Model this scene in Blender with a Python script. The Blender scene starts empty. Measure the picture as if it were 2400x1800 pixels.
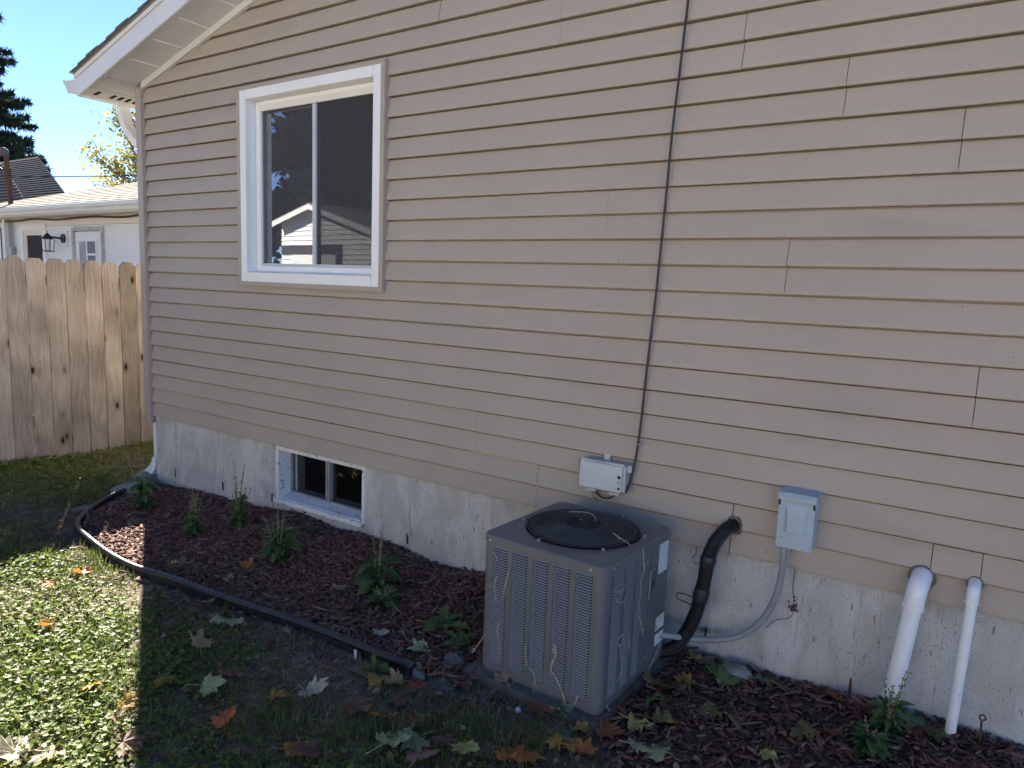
import bpy, bmesh, math, random
import numpy as np
from mathutils import Vector, Matrix, Euler

random.seed(7); RNG = np.random.default_rng(7)
SC = bpy.context.scene
COL = SC.collection

# ------------------------------------------------------------------ camera
CAM_POS = (0.0, -3.065, 1.690)
YAW, PITCH, ROLL = math.radians(33.693), math.radians(-7.758), math.radians(2.198)
cam = bpy.data.cameras.new('camera'); cam_o = bpy.data.objects.new('camera', cam); COL.objects.link(cam_o)
cam.sensor_width = 36.0; cam.lens = 25.0; cam.clip_start = 0.05; cam.clip_end = 2000
_f = Vector((-math.sin(YAW)*math.cos(PITCH), math.cos(YAW)*math.cos(PITCH), math.sin(PITCH)))
_r = Vector((math.cos(YAW), math.sin(YAW), 0)); _u = _r.cross(_f)
_R = _r*math.cos(ROLL) + _u*math.sin(ROLL); _U = _u*math.cos(ROLL) - _r*math.sin(ROLL)
cam_o.matrix_world = Matrix(((_R.x,_U.x,-_f.x,CAM_POS[0]),(_R.y,_U.y,-_f.y,CAM_POS[1]),(_R.z,_U.z,-_f.z,CAM_POS[2]),(0,0,0,1)))
SC.camera = cam_o

# ------------------------------------------------------------------ sky, sun, exposure
SUN_EL = math.radians(30.2)
SUN_DIR = Vector((-0.867*math.cos(SUN_EL), 0.497*math.cos(SUN_EL), math.sin(SUN_EL)))   # towards the sun
W = bpy.data.worlds.new('World'); SC.world = W; W.use_nodes = True
nt = W.node_tree; nt.nodes.clear()
sky = nt.nodes.new('ShaderNodeTexSky'); sky.sky_type = 'NISHITA'; sky.sun_disc = False
sky.sun_elevation = SUN_EL; sky.sun_rotation = math.atan2(SUN_DIR.x, SUN_DIR.y)
sky.altitude = 200; sky.air_density = 0.4; sky.dust_density = 0.0; sky.ozone_density = 4.0
bg = nt.nodes.new('ShaderNodeBackground'); bg.inputs[1].default_value = 0.06
wo = nt.nodes.new('ShaderNodeOutputWorld')
nt.links.new(sky.outputs[0], bg.inputs[0]); nt.links.new(bg.outputs[0], wo.inputs[0])
sun = bpy.data.lights.new('sun', 'SUN'); sun.energy = 4.6; sun.angle = math.radians(0.53); sun.color = (1.0, 0.92, 0.80)
sun_o = bpy.data.objects.new('sun', sun); COL.objects.link(sun_o)
sun_o.rotation_euler = SUN_DIR.to_track_quat('Z', 'Y').to_euler()
SC.view_settings.view_transform = 'Standard'; SC.view_settings.look = 'None'
SC.view_settings.exposure = 2.78; SC.view_settings.gamma = 1.0
try: SC.view_settings.use_curve_mapping = False
except Exception: pass

# ------------------------------------------------------------------ helpers: materials
def mk(name, cols, by='noise', scale=6.0, detail=5.0, stretch=(1,1,1), lo=.3, hi=.7, rough=.6, bump=0.0, bscale=60.0,
       bstretch=(1,1,1), metal=0.0, spec=.5, translucent=0.0, coord='Object', rough_var=0.0, specks=None, coat=0.0):
    m = bpy.data.materials.new(name); m.use_nodes = True
    n = m.node_tree.nodes; l = m.node_tree.links
    b = n['Principled BSDF']; out = n['Material Output']
    b.inputs['Roughness'].default_value = rough; b.inputs['Metallic'].default_value = metal
    b.inputs['Specular IOR Level'].default_value = spec; b.inputs['Coat Weight'].default_value = coat
    tc = n.new('ShaderNodeTexCoord')
    src = tc.outputs[coord]
    if len(cols) == 1:
        cols = [cols[0], cols[0]]
    ramp = n.new('ShaderNodeValToRGB')
    while len(ramp.color_ramp.elements) < len(cols): ramp.color_ramp.elements.new(.5)
    for i, c in enumerate(cols):
        e = ramp.color_ramp.elements[i]; e.position = lo + (hi-lo)*i/(len(cols)-1); e.color = (*c, 1)
    def mapped(st):
        mp = n.new('ShaderNodeMapping'); mp.inputs['Scale'].default_value = st
        l.new(src, mp.inputs[0]); return mp.outputs[0]
    if by == 'noise':
        t = n.new('ShaderNodeTexNoise'); t.inputs['Scale'].default_value = scale; t.inputs['Detail'].default_value = detail
        l.new(mapped(stretch), t.inputs['Vector']); l.new(t.outputs[0], ramp.inputs[0])
    elif by == 'island':
        g = n.new('ShaderNodeNewGeometry'); l.new(g.outputs['Random Per Island'], ramp.inputs[0])
        for i in range(len(cols)): ramp.color_ramp.elements[i].position = i/(len(cols)-1)
    elif by == 'object':
        g = n.new('ShaderNodeObjectInfo')
        t = n.new('ShaderNodeTexNoise'); t.inputs['Scale'].default_value = scale; t.inputs['Detail'].default_value = detail
        l.new(mapped(stretch), t.inputs['Vector'])
        mx = n.new('ShaderNodeMath'); mx.operation = 'MULTIPLY_ADD'; mx.inputs[1].default_value = .55; 
        l.new(g.outputs['Random'], mx.inputs[0]); l.new(t.outputs[0], mx.inputs[2])
        sb = n.new('ShaderNodeMath'); sb.operation = 'SUBTRACT'; sb.inputs[1].default_value = .27
        l.new(mx.outputs[0], sb.inputs[0]); l.new(sb.outputs[0], ramp.inputs[0])
    colout = ramp.outputs[0]
    if specks:      # list of (scale, stretch, threshold, softness, colour)
        for (sc_, st, th, so, c) in specks:
            t = n.new('ShaderNodeTexNoise'); t.inputs['Scale'].default_value = sc_; t.inputs['Detail'].default_value = 4
            l.new(mapped(st), t.inputs['Vector'])
            r = n.new('ShaderNodeMapRange'); r.inputs[1].default_value = th; r.inputs[2].default_value = th+so
            l.new(t.outputs[0], r.inputs[0])
            mx = n.new('ShaderNodeMix'); mx.data_type = 'RGBA'; mx.inputs['B'].default_value = (*c, 1)
            l.new(r.outputs[0], mx.inputs[0]); l.new(colout, mx.inputs['A']); colout = mx.outputs['Result']
    l.new(colout, b.inputs['Base Color'])
    if rough_var:
        t = n.new('ShaderNodeTexNoise'); t.inputs['Scale'].default_value = scale*2.3; l.new(src, t.inputs['Vector'])
        r = n.new('ShaderNodeMapRange'); r.inputs[3].default_value = rough-rough_var; r.inputs[4].default_value = rough+rough_var
        l.new(t.outputs[0], r.inputs[0]); l.new(r.outputs[0], b.inputs['Roughness'])
    if bump:
        t = n.new('ShaderNodeTexNoise'); t.inputs['Scale'].default_value = bscale; t.inputs['Detail'].default_value = 4
        l.new(mapped(bstretch), t.inputs['Vector'])
        bp = n.new('ShaderNodeBump'); bp.inputs['Strength'].default_value = bump; bp.inputs['Distance'].default_value = .01
        l.new(t.outputs[0], bp.inputs['Height']); l.new(bp.outputs[0], b.inputs['Normal'])
    if translucent:
        tr = n.new('ShaderNodeBsdfTranslucent'); l.new(colout, tr.inputs[0])
        ms = n.new('ShaderNodeMixShader'); ms.inputs[0].default_value = translucent
        l.new(b.outputs[0], ms.inputs[1]); l.new(tr.outputs[0], ms.inputs[2]); l.new(ms.outputs[0], out.inputs[0])
    return m

def glass_mat(name, tint=(.75,.78,.8), refl=1.0):
    m = bpy.data.materials.new(name); m.use_nodes = True
    n = m.node_tree.nodes; l = m.node_tree.links; n.clear()
    out = n.new('ShaderNodeOutputMaterial'); fr = n.new('ShaderNodeFresnel'); fr.inputs[0].default_value = 1.55
    gl = n.new('ShaderNodeBsdfGlossy'); gl.inputs['Roughness'].default_value = .012; gl.inputs[0].default_value = (refl,)*3+(1,)
    tr = n.new('ShaderNodeBsdfTransparent'); tr.inputs[0].default_value = (*tint, 1)
    ad = n.new('ShaderNodeMath'); ad.operation = 'MULTIPLY'; ad.inputs[1].default_value = 1.9; ad.use_clamp = True
    t = n.new('ShaderNodeTexNoise'); t.inputs['Scale'].default_value = 2.2; t.inputs['Detail'].default_value = 1
    tc = n.new('ShaderNodeTexCoord'); l.new(tc.outputs['Object'], t.inputs['Vector'])
    bp = n.new('ShaderNodeBump'); bp.inputs['Strength'].default_value = .05; bp.inputs['Distance'].default_value = .004
    l.new(t.outputs[0], bp.inputs['Height']); l.new(bp.outputs[0], gl.inputs['Normal'])
    mx = n.new('ShaderNodeMixShader'); l.new(fr.outputs[0], ad.inputs[0]); l.new(ad.outputs[0], mx.inputs[0])
    l.new(tr.outputs[0], mx.inputs[1]); l.new(gl.outputs[0], mx.inputs[2]); l.new(mx.outputs[0], out.inputs[0])
    return m

def screen_mat(name):
    m = bpy.data.materials.new(name); m.use_nodes = True
    n = m.node_tree.nodes; l = m.node_tree.links; n.clear()
    out = n.new('ShaderNodeOutputMaterial'); d = n.new('ShaderNodeBsdfDiffuse'); d.inputs[0].default_value = (.10,.10,.11,1)
    tr = n.new('ShaderNodeBsdfTransparent'); mx = n.new('ShaderNodeMixShader')
    t = n.new('ShaderNodeTexNoise'); t.inputs['Scale'].default_value = 420; tc = n.new('ShaderNodeTexCoord')
    l.new(tc.outputs['Object'], t.inputs['Vector'])
    r = n.new('ShaderNodeMapRange'); r.inputs[1].default_value = .3; r.inputs[2].default_value = .7; r.inputs[3].default_value = .42; r.inputs[4].default_value = .66
    l.new(t.outputs[0], r.inputs[0]); l.new(r.outputs[0], mx.inputs[0])
    l.new(tr.outputs[0], mx.inputs[1]); l.new(d.outputs[0], mx.inputs[2]); l.new(mx.outputs[0], out.inputs[0])
    return m

def fence_mat():
    m = bpy.data.materials.new('weathered_pine'); m.use_nodes = True
    n = m.node_tree.nodes; l = m.node_tree.links; b = n['Principled BSDF']
    b.inputs['Roughness'].default_value = .8; b.inputs['Specular IOR Level'].default_value = .25
    tc = n.new('ShaderNodeTexCoord'); oi = n.new('ShaderNodeObjectInfo')
    off = n.new('ShaderNodeVectorMath'); off.operation = 'MULTIPLY_ADD'
    l.new(oi.outputs['Random'], off.inputs[0]); off.inputs[1].default_value = (0, 37, 91); l.new(tc.outputs['Object'], off.inputs[2])
    def mp(s):
        q = n.new('ShaderNodeMapping'); q.inputs['Scale'].default_value = s; l.new(off.outputs[0], q.inputs[0]); return q.outputs[0]
    # knots: distorted voronoi cells stretched along the grain
    vo = n.new('ShaderNodeTexVoronoi'); vo.inputs['Scale'].default_value = 1.0; vo.inputs['Randomness'].default_value = 1
    l.new(mp((0, 6.5, 3.0)), vo.inputs['Vector'])
    kr = n.new('ShaderNodeValToRGB'); e = kr.color_ramp.elements
    e[0].position = .045; e[0].color = (.05,.028,.018,1); e[1].position = .22; e[1].color = (1,1,1,1)
    x = e.new(.075); x.color = (.22,.15,.10,1); x = e.new(.11); x.color = (.72,.66,.60,1)
    l.new(vo.outputs['Distance'], kr.inputs[0])
    # grain bends round the knots
    add = n.new('ShaderNodeVectorMath'); add.operation = 'MULTIPLY_ADD'; add.inputs[1].default_value = (0,.06,0)
    l.new(vo.outputs['Distance'], add.inputs[0]); l.new(mp((1, 1, .06)), add.inputs[2])
    g = n.new('ShaderNodeTexNoise'); g.inputs['Scale'].default_value = 55; g.inputs['Detail'].default_value = 5; l.new(add.outputs[0], g.inputs['Vector'])
    gr = n.new('ShaderNodeValToRGB'); e = gr.color_ramp.elements
    e[0].position = .25; e[0].color = (.205,.170,.136,1); e[1].position = .75; e[1].color = (.345,.295,.24,1)
    l.new(g.outputs[0], gr.inputs[0])
    big = n.new('ShaderNodeTexNoise'); big.inputs['Scale'].default_value = 2.0; l.new(off.outputs[0], big.inputs['Vector'])
    bgv = n.new('ShaderNodeMapRange'); bgv.inputs[1].default_value=.3; bgv.inputs[2].default_value=.7; bgv.inputs[3].default_value=.62; bgv.inputs[4].default_value=1.2
    l.new(big.outputs[0], bgv.inputs[0])
    m1 = n.new('ShaderNodeMix'); m1.data_type='RGBA'; m1.blend_type='MULTIPLY'; m1.inputs[0].default_value=1
    l.new(gr.outputs[0], m1.inputs['A']); l.new(kr.outputs[0], m1.inputs['B'])
    m2 = n.new('ShaderNodeMix'); m2.data_type='RGBA'; m2.blend_type='MULTIPLY'; m2.inputs[0].default_value=1
    l.new(m1.outputs['Result'], m2.inputs['A']); l.new(bgv.outputs[0], m2.inputs['B'])
    hs = n.new('ShaderNodeHueSaturation'); l.new(m2.outputs['Result'], hs.inputs['Color'])
    v = n.new('ShaderNodeMapRange'); v.inputs[3].default_value=.72; v.inputs[4].default_value=1.18; l.new(oi.outputs['Random'], v.inputs[0]); l.new(v.outputs[0], hs.inputs['Value'])
    l.new(hs.outputs[0], b.inputs['Base Color'])
    bp = n.new('ShaderNodeBump'); bp.inputs['Strength'].default_value=.35; bp.inputs['Distance'].default_value=.004
    l.new(g.outputs[0], bp.inputs['Height']); l.new(bp.outputs[0], b.inputs['Normal'])
    return m

def label_mat(name, base, ink, band=None):
    """flat printed sticker: rows of small dark marks on a pale ground"""
    m = bpy.data.materials.new(name); m.use_nodes = True
    n = m.node_tree.nodes; l = m.node_tree.links; b = n['Principled BSDF']; b.inputs['Roughness'].default_value = .45
    tc = n.new('ShaderNodeTexCoord'); sp = n.new('ShaderNodeSeparateXYZ'); l.new(tc.outputs['Generated'], sp.inputs[0])
    wv = n.new('ShaderNodeMath'); wv.operation='MULTIPLY'; wv.inputs[1].default_value = 15; l.new(sp.outputs[2], wv.inputs[0])
    fr = n.new('ShaderNodeMath'); fr.operation='FRACT'; l.new(wv.outputs[0], fr.inputs[0])
    gt = n.new('ShaderNodeMath'); gt.operation='GREATER_THAN'; gt.inputs[1].default_value=.5; l.new(fr.outputs[0], gt.inputs[0])
    t = n.new('ShaderNodeTexNoise'); t.inputs['Scale'].default_value = 1; mp = n.new('ShaderNodeMapping'); mp.inputs['Scale'].default_value=(28,28,15)
    l.new(tc.outputs['Generated'], mp.inputs[0]); l.new(mp.outputs[0], t.inputs['Vector'])
    g2 = n.new('ShaderNodeMath'); g2.operation='GREATER_THAN'; g2.inputs[1].default_value=.5; l.new(t.outputs[0], g2.inputs[0])
    mu = n.new('ShaderNodeMath'); mu.operation='MULTIPLY'; l.new(gt.outputs[0], mu.inputs[0]); l.new(g2.outputs[0], mu.inputs[1])
    mx = n.new('ShaderNodeMix'); mx.data_type='RGBA'; mx.inputs['A'].default_value=(*base,1); mx.inputs['B'].default_value=(*ink,1)
    l.new(mu.outputs[0], mx.inputs[0]); c = mx.outputs['Result']
    for (z0, z1, colr) in (band or []):
        a = n.new('ShaderNodeMath'); a.operation='GREATER_THAN'; a.inputs[1].default_value=z0; l.new(sp.outputs[2], a.inputs[0])
        d = n.new('ShaderNodeMath'); d.operation='LESS_THAN'; d.inputs[1].default_value=z1; l.new(sp.outputs[2], d.inputs[0])
        k = n.new('ShaderNodeMath'); k.operation='MULTIPLY'; l.new(a.outputs[0], k.inputs[0]); l.new(d.outputs[0], k.inputs[1])
        q = n.new('ShaderNodeMix'); q.data_type='RGBA'; q.inputs['B'].default_value=(*colr,1); l.new(k.outputs[0], q.inputs[0]); l.new(c, q.inputs['A']); c = q.outputs['Result']
    l.new(c, b.inputs['Base Color'])
    return m

# ------------------------------------------------------------------ helpers: geometry
class MB:
    def __init__(s): s.v = []; s.f = []
    def add(s, v, f):
        o = len(s.v); s.v += [tuple(p) for p in v]; s.f += [tuple(i+o for i in q) for q in f]; return s
    def box(s, x0, x1, y0, y1, z0, z1, M=None):
        v = [(x0,y0,z0),(x1,y0,z0),(x1,y1,z0),(x0,y1,z0),(x0,y0,z1),(x1,y0,z1),(x1,y1,z1),(x0,y1,z1)]
        if M is not None: v = [tuple(M @ Vector(p)) for p in v]
        return s.add(v, [(0,3,2,1),(4,5,6,7),(0,1,5,4),(1,2,6,5),(2,3,7,6),(3,0,4,7)])
    def prism(s, poly, axis, a, b):
        """poly = list of 2-D points, extruded from a to b along axis ('x','y','z')"""
        def p3(p, t): return {'x': (t,p[0],p[1]), 'y': (p[0],t,p[1]), 'z': (p[0],p[1],t)}[axis]
        n = len(poly)
        v = [p3(p,a) for p in poly] + [p3(p,b) for p in poly]
        f = [tuple(range(n)), tuple(range(2*n-1, n-1, -1))] + [((i+1)%n, i, n+i, n+(i+1)%n) for i in range(n)]
        return s.add(v, f)
    def tube(s, path, r, n=10, cap=True):
        P = [Vector(p) for p in path]; m = len(P)
        R = r if hasattr(r, '__len__') else [r]*m
        t0 = (P[1]-P[0]).normalized(); up = Vector((0,0,1)) if abs(t0.z) < .9 else Vector((1,0,0))
        a = t0.cross(up).normalized(); vs = []
        for i in range(m):
            t = (P[min(i+1,m-1)]-P[max(i-1,0)]).normalized()
            a = (a - t*a.dot(t)).normalized(); b = t.cross(a)
            for k in range(n):
                th = 2*math.pi*k/n; vs.append(P[i] + (a*math.cos(th)+b*math.sin(th))*R[i])
        f = [(i*n+k, i*n+(k+1)%n, (i+1)*n+(k+1)%n, (i+1)*n+k) for i in range(m-1) for k in range(n)]
        if cap: f += [tuple(range(n-1,-1,-1)), tuple(range((m-1)*n, m*n))]
        return s.add(vs, f)
    def cyl(s, c, r, z0, z1, n=20): return s.tube([(c[0],c[1],z0),(c[0],c[1],z1)], r, n)
    def ring(s, c, R, r, n=56, m=6, axis='z'):
        vs = []
        for i in range(n):
            a = 2*math.pi*i/n
            for k in range(m):
                b = 2*math.pi*k/m; q = R + r*math.cos(b)
                vs.append((c[0]+q*math.cos(a), c[1]+q*math.sin(a), c[2]+r*math.sin(b)))
        return s.add(vs, [(i*m+k, ((i+1)%n)*m+k, ((i+1)%n)*m+(k+1)%m, i*m+(k+1)%m) for i in range(n) for k in range(m)])
    def blob(s, c, rx, ry, rz, seg=10, rings=7, jit=0.0, seed=0):
        rr = random.Random(seed); vs = [(c[0],c[1],c[2]-rz)]
        ph = [rr.uniform(0,6.28) for _ in range(6)]
        for i in range(1, rings):
            t = math.pi*i/rings - math.pi/2
            for k in range(seg):
                a = 2*math.pi*k/seg
                j = 1 + jit*(math.sin(2*a+ph[0]+3*t)*.5 + math.sin(3*a+ph[1]-2*t)*.35 + math.sin(5*a+ph[2])*.25 + rr.uniform(-.3,.3))
                vs.append((c[0]+rx*j*math.cos(t)*math.cos(a), c[1]+ry*j*math.cos(t)*math.sin(a), c[2]+rz*j*math.sin(t)))
        vs.append((c[0],c[1],c[2]+rz)); L = len(vs)-1
        f = [(0, 1+(k+1)%seg, 1+k) for k in range(seg)]
        f += [(1+i*seg+k, 1+i*seg+(k+1)%seg, 1+(i+1)*seg+(k+1)%seg, 1+(i+1)*seg+k) for i in range(rings-2) for k in range(seg)]
        f += [(1+(rings-2)*seg+k, 1+(rings-2)*seg+(k+1)%seg, L) for k in range(seg)]
        return s.add(vs, f)

def mesh_from(name, v, f, mat, smooth=False, bevel=0):
    me = bpy.data.meshes.new(name)
    me.from_pydata([tuple(p) for p in v], [], f); me.update()
    if bevel:
        bm = bmesh.new(); bm.from_mesh(me)
        bmesh.ops.recalc_face_normals(bm, faces=bm.faces)
        bmesh.ops.bevel(bm, geom=bm.edges[:], offset=bevel, segments=2, affect='EDGES', clamp_overlap=True)
        bm.to_mesh(me); bm.free()
    else:
        bm = bmesh.new(); bm.from_mesh(me); bmesh.ops.recalc_face_normals(bm, faces=bm.faces); bm.to_mesh(me); bm.free()
    if mat is not None: me.materials.append(mat)
    if smooth:
        me.polygons.foreach_set('use_smooth', [True]*len(me.polygons))
        try: me.set_sharp_from_angle(angle=math.radians(40))
        except Exception: pass
    return me

def fast_mesh(name, V, F, mat, smooth=False):
    """V (n,3) float array, F (m,k) int array with equal face sizes"""
    me = bpy.data.meshes.new(name); V = np.asarray(V, np.float32); F = np.asarray(F, np.int32); k = F.shape[1]
    me.vertices.add(len(V)); me.vertices.foreach_set('co', V.ravel())
    me.loops.add(F.size); me.loops.foreach_set('vertex_index', F.ravel())
    me.polygons.add(len(F)); me.polygons.foreach_set('loop_start', np.arange(0, F.size, k, dtype=np.int32))
    me.polygons.foreach_set('loop_total', np.full(len(F), k, np.int32))
    if smooth: me.polygons.foreach_set('use_smooth', np.ones(len(F), bool))
    me.materials.append(mat); me.update(calc_edges=True); me.validate(); return me

def link(name, me, parent=None, loc=(0,0,0), rot=(0,0,0), scale=(1,1,1)):
    o = bpy.data.objects.new(name, me); COL.objects.link(o); o.location = loc; o.rotation_euler = rot; o.scale = scale
    if parent is not None: o.parent = parent
    return o
def tag(o, label=None, cat=None, group=None, kind=None):
    if label: o['label'] = label
    if cat: o['category'] = cat
    if group: o['group'] = group
    if kind: o['kind'] = kind
    return o
def thing(name, label, cat, loc=(0,0,0), rz=0.0, group=None):
    o = link(name, None, None, loc, (0,0,rz)); o.empty_display_size = .1
    return tag(o, label, cat, group)
def root_of(p):
    while p.parent is not None: p = p.parent
    return p
def part(parent, name, mb, mat, smooth=False, bevel=0, local=False):
    """mesh part; vertices given in world space unless local"""
    v = mb.v
    if not local:
        L = root_of(parent).location; v = [(p[0]-L.x, p[1]-L.y, p[2]-L.z) for p in v]
    return link(name, mesh_from(name, v, mb.f, mat, smooth, bevel), parent)
def solo(name, mb, mat, label, cat, loc, smooth=False, bevel=0, group=None, kind=None):
    v = [(p[0]-loc[0], p[1]-loc[1], p[2]-loc[2]) for p in mb.v]
    return tag(link(name, mesh_from(name, v, mb.f, mat, smooth, bevel), None, loc), label, cat, group, kind)
def spline(pts, n=8):
    P = [Vector(p) for p in pts]; P = [P[0]*2-P[1]] + P + [P[-1]*2-P[-2]]; out = []
    for i in range(1, len(P)-2):
        for k in range(n):
            t = k/n; a,b,c,d = P[i-1],P[i],P[i+1],P[i+2]
            out.append(.5*((2*b)+(c-a)*t+(2*a-5*b+4*c-d)*t*t+(3*b-a-3*c+d)*t**3))
    out.append(P[-2]); return out

# ------------------------------------------------------------------ materials
M = {}
M['siding'] = mk('taupe_vinyl', [(.385,.328,.265),(.412,.352,.286)], scale=1.3, lo=.35, hi=.65, rough=.5, bump=.10, bscale=260, bstretch=(.12,1,1), spec=.35,
                 specks=[(90,(1,1,.6),.735,.02,(.10,.075,.055)), (2.2,(.5,1,2.0),.60,.22,(.33,.28,.226))])
M['trim'] = mk('taupe_trim', [(.37,.315,.257),(.40,.342,.28)], scale=3, rough=.45, spec=.35)
M['white'] = mk('white_vinyl', [(.78,.78,.75),(.82,.82,.80)], scale=4, rough=.35, specks=[(30,(1,1,1),.72,.05,(.55,.52,.46))])
M['cream'] = mk('cream_trim', [(.70,.66,.56),(.76,.73,.64)], scale=5, rough=.45)
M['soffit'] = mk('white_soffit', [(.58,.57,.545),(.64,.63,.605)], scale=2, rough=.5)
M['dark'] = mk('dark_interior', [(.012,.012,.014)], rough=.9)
M['slot'] = mk('dark_slot', [(.02,.02,.02)], rough=.9)
M['shingle'] = mk('grey_brown_shingle', [(.13,.12,.115),(.24,.22,.21)], scale=60, rough=.95, bump=.6, bscale=150)
M['concrete'] = mk('poured_concrete', [(.38,.375,.355),(.55,.545,.52),(.43,.42,.385),(.52,.51,.475)], scale=4.5, stretch=(1,1,.5), rough=.9, bump=.45, bscale=70, bstretch=(1,1,.5), spec=.2,
                   specks=[(26,(2.6,1,.16),.60,.10,(.42,.39,.35)), (60,(1.6,1,.22),.665,.03,(.20,.18,.155)), (170,(1,1,.8),.62,.04,(.22,.20,.175)), (3.0,(1,1,1.6),.56,.25,(.53,.505,.46))])
M['concrete_edge'] = mk('concrete_seam', [(.36,.35,.33),(.52,.51,.49)], scale=18, rough=.95, bump=.5, bscale=60)
M['peel'] = mk('peeling_white_paint', [(.68,.67,.64),(.78,.78,.76)], scale=6, rough=.6, bump=.35, bscale=45,
               specks=[(24,(1,1,1),.63,.03,(.36,.31,.25)), (60,(1,1,1),.68,.03,(.14,.11,.08))])
M['alu'] = mk('dull_aluminium', [(.30,.31,.31),(.38,.39,.39)], scale=10, rough=.42, metal=.3)
M['alum_screen'] = mk('grey_screen_frame', [(.48,.50,.50),(.56,.57,.57)], scale=8, rough=.5)
M['glass'] = glass_mat('window_glass')
M['glass2'] = glass_mat('basement_glass', (.5,.5,.5), .8)
M['screen'] = screen_mat('insect_screen')
M['fence'] = fence_mat()
M['rail'] = mk('fence_rail', [(.20,.145,.095),(.34,.26,.18)], scale=20, stretch=(1,1,.1), rough=.8)
M['ac'] = mk('grey_enamel', [(.115,.117,.122),(.140,.142,.147)], scale=3, rough=.42, spec=.5, bump=.05, bscale=300, coat=.15,
             specks=[(4,(1,1,.7),.6,.2,(.140,.135,.128)), (120,(1,1,1),.70,.03,(.30,.28,.25))])
M['fin'] = mk('louvre_enamel_skylit', [(.16,.17,.185),(.19,.20,.215)], scale=6, rough=.42, specks=[(60,(1,1,.5),.70,.03,(.30,.26,.20))])  # fins lighter and bluer than the cabinet: sky sheen painted into the enamel
M['coil'] = mk('coil_dark', [(.008,.008,.009),(.014,.014,.016)], scale=90, stretch=(1,1,.05), rough=.7)
M['black'] = mk('black_wire', [(.016,.016,.017),(.028,.028,.03)], scale=20, rough=.5)
M['blackplastic'] = mk('black_polyethylene', [(.016,.016,.018),(.032,.032,.034)], scale=9, rough=.33, rough_var=.12, bump=.08, bscale=60,
                       specks=[(30,(1,1,1),.66,.05,(.07,.055,.042))])
M['tape'] = mk('black_tape', [(.006,.006,.007),(.016,.016,.017)], scale=35, rough=.55, spec=.3, bump=.5, bscale=60, bstretch=(1,1,3))
M['conduit'] = mk('grey_pvc_conduit', [(.24,.245,.25),(.31,.315,.32)], scale=9, rough=.45, specks=[(40,(1,1,1),.66,.05,(.28,.26,.23))])
M['pvc'] = mk('white_pvc', [(.80,.80,.79),(.84,.84,.83)], scale=5, rough=.3, specks=[(45,(1,1,.5),.71,.02,(.35,.30,.24))])
M['caulk'] = mk('dirty_sealant', [(.10,.085,.07),(.19,.165,.14)], scale=30, rough=.9, bump=.6, bscale=50)
M['box_grey'] = mk('pale_blue_grey_enamel', [(.34,.42,.46),(.38,.46,.50)], scale=6, rough=.38, specks=[(60,(1,1,1),.70,.03,(.25,.24,.22))])
M['nid'] = mk('pale_grey_plastic', [(.47,.49,.47),(.53,.545,.52)], scale=9, rough=.55, specks=[(70,(1,1,1),.67,.04,(.30,.29,.25))])
M['screw'] = mk('zinc_screw', [(.45,.45,.46)], rough=.35, metal=.8)
M['copper'] = mk('weathered_copper', [(.30,.13,.07),(.42,.22,.13)], scale=40, rough=.5)
M['rust'] = mk('rusty_steel', [(.05,.028,.018),(.13,.06,.03)], scale=40, rough=.85)
M['soil'] = mk('lawn_soil', [(.070,.054,.040),(.125,.098,.072),(.20,.16,.12)], scale=9, detail=8, coord='Object', rough=.97, bump=1.0, bscale=55, spec=.1)
M['mulchbase'] = mk('mulch_base', [(.060,.038,.028),(.12,.078,.056)], scale=45, rough=.95, bump=1.0, bscale=80, spec=.15)
M['chip'] = mk('bark_chip', [(.065,.032,.024),(.14,.066,.048),(.21,.105,.075),(.12,.075,.056),(.31,.19,.135),(.10,.046,.034),(.17,.092,.066)], by='island', rough=.85, bump=.5, bscale=160, spec=.22)
M['clover'] = mk('ground_cover_leaf', [(.095,.15,.032),(.145,.19,.038),(.11,.165,.042),(.19,.22,.045),(.125,.175,.038)], by='island', rough=.6, spec=.28, translucent=.4)
M['grass'] = mk('grass_blade', [(.075,.12,.022),(.11,.15,.03),(.16,.17,.05),(.09,.135,.026)], by='island', rough=.42, spec=.5, translucent=.35)
M['straw'] = mk('dry_straw', [(.30,.24,.16),(.44,.37,.26),(.22,.165,.11)], by='island', rough=.75, translucent=.15)
M['weed'] = mk('weed_leaf', [(.085,.15,.055),(.15,.215,.08)], by='object', scale=30, lo=.2, hi=.9, rough=.7, spec=.2, translucent=.3, bump=.5, bscale=90)
M['weedstem'] = mk('weed_stem', [(.14,.16,.06),(.20,.18,.09)], scale=30, rough=.7)
M['seed'] = mk('seed_head', [(.13,.14,.06),(.24,.20,.10)], by='island', rough=.8)
M['rock'] = mk('grey_field_stone', [(.14,.135,.13),(.27,.26,.25)], scale=14, rough=.92, bump=.9, bscale=60, specks=[(70,(1,1,1),.63,.04,(.42,.40,.38))])
M['rockdark'] = mk('dark_field_stone', [(.05,.05,.053),(.12,.12,.125)], scale=18, rough=.88, bump=.9, bscale=75, specks=[(90,(1,1,1),.62,.04,(.30,.30,.31))])
M['rockred'] = mk('reddish_stone', [(.10,.055,.045),(.17,.095,.075)], scale=18, rough=.9, bump=.6, bscale=60)
M['pebble'] = mk('white_pebble', [(.6,.6,.58),(.72,.72,.70)], scale=20, rough=.7)
M['vine'] = mk('dry_root', [(.36,.29,.20),(.52,.44,.32)], by='noise', scale=30, rough=.85)

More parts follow.
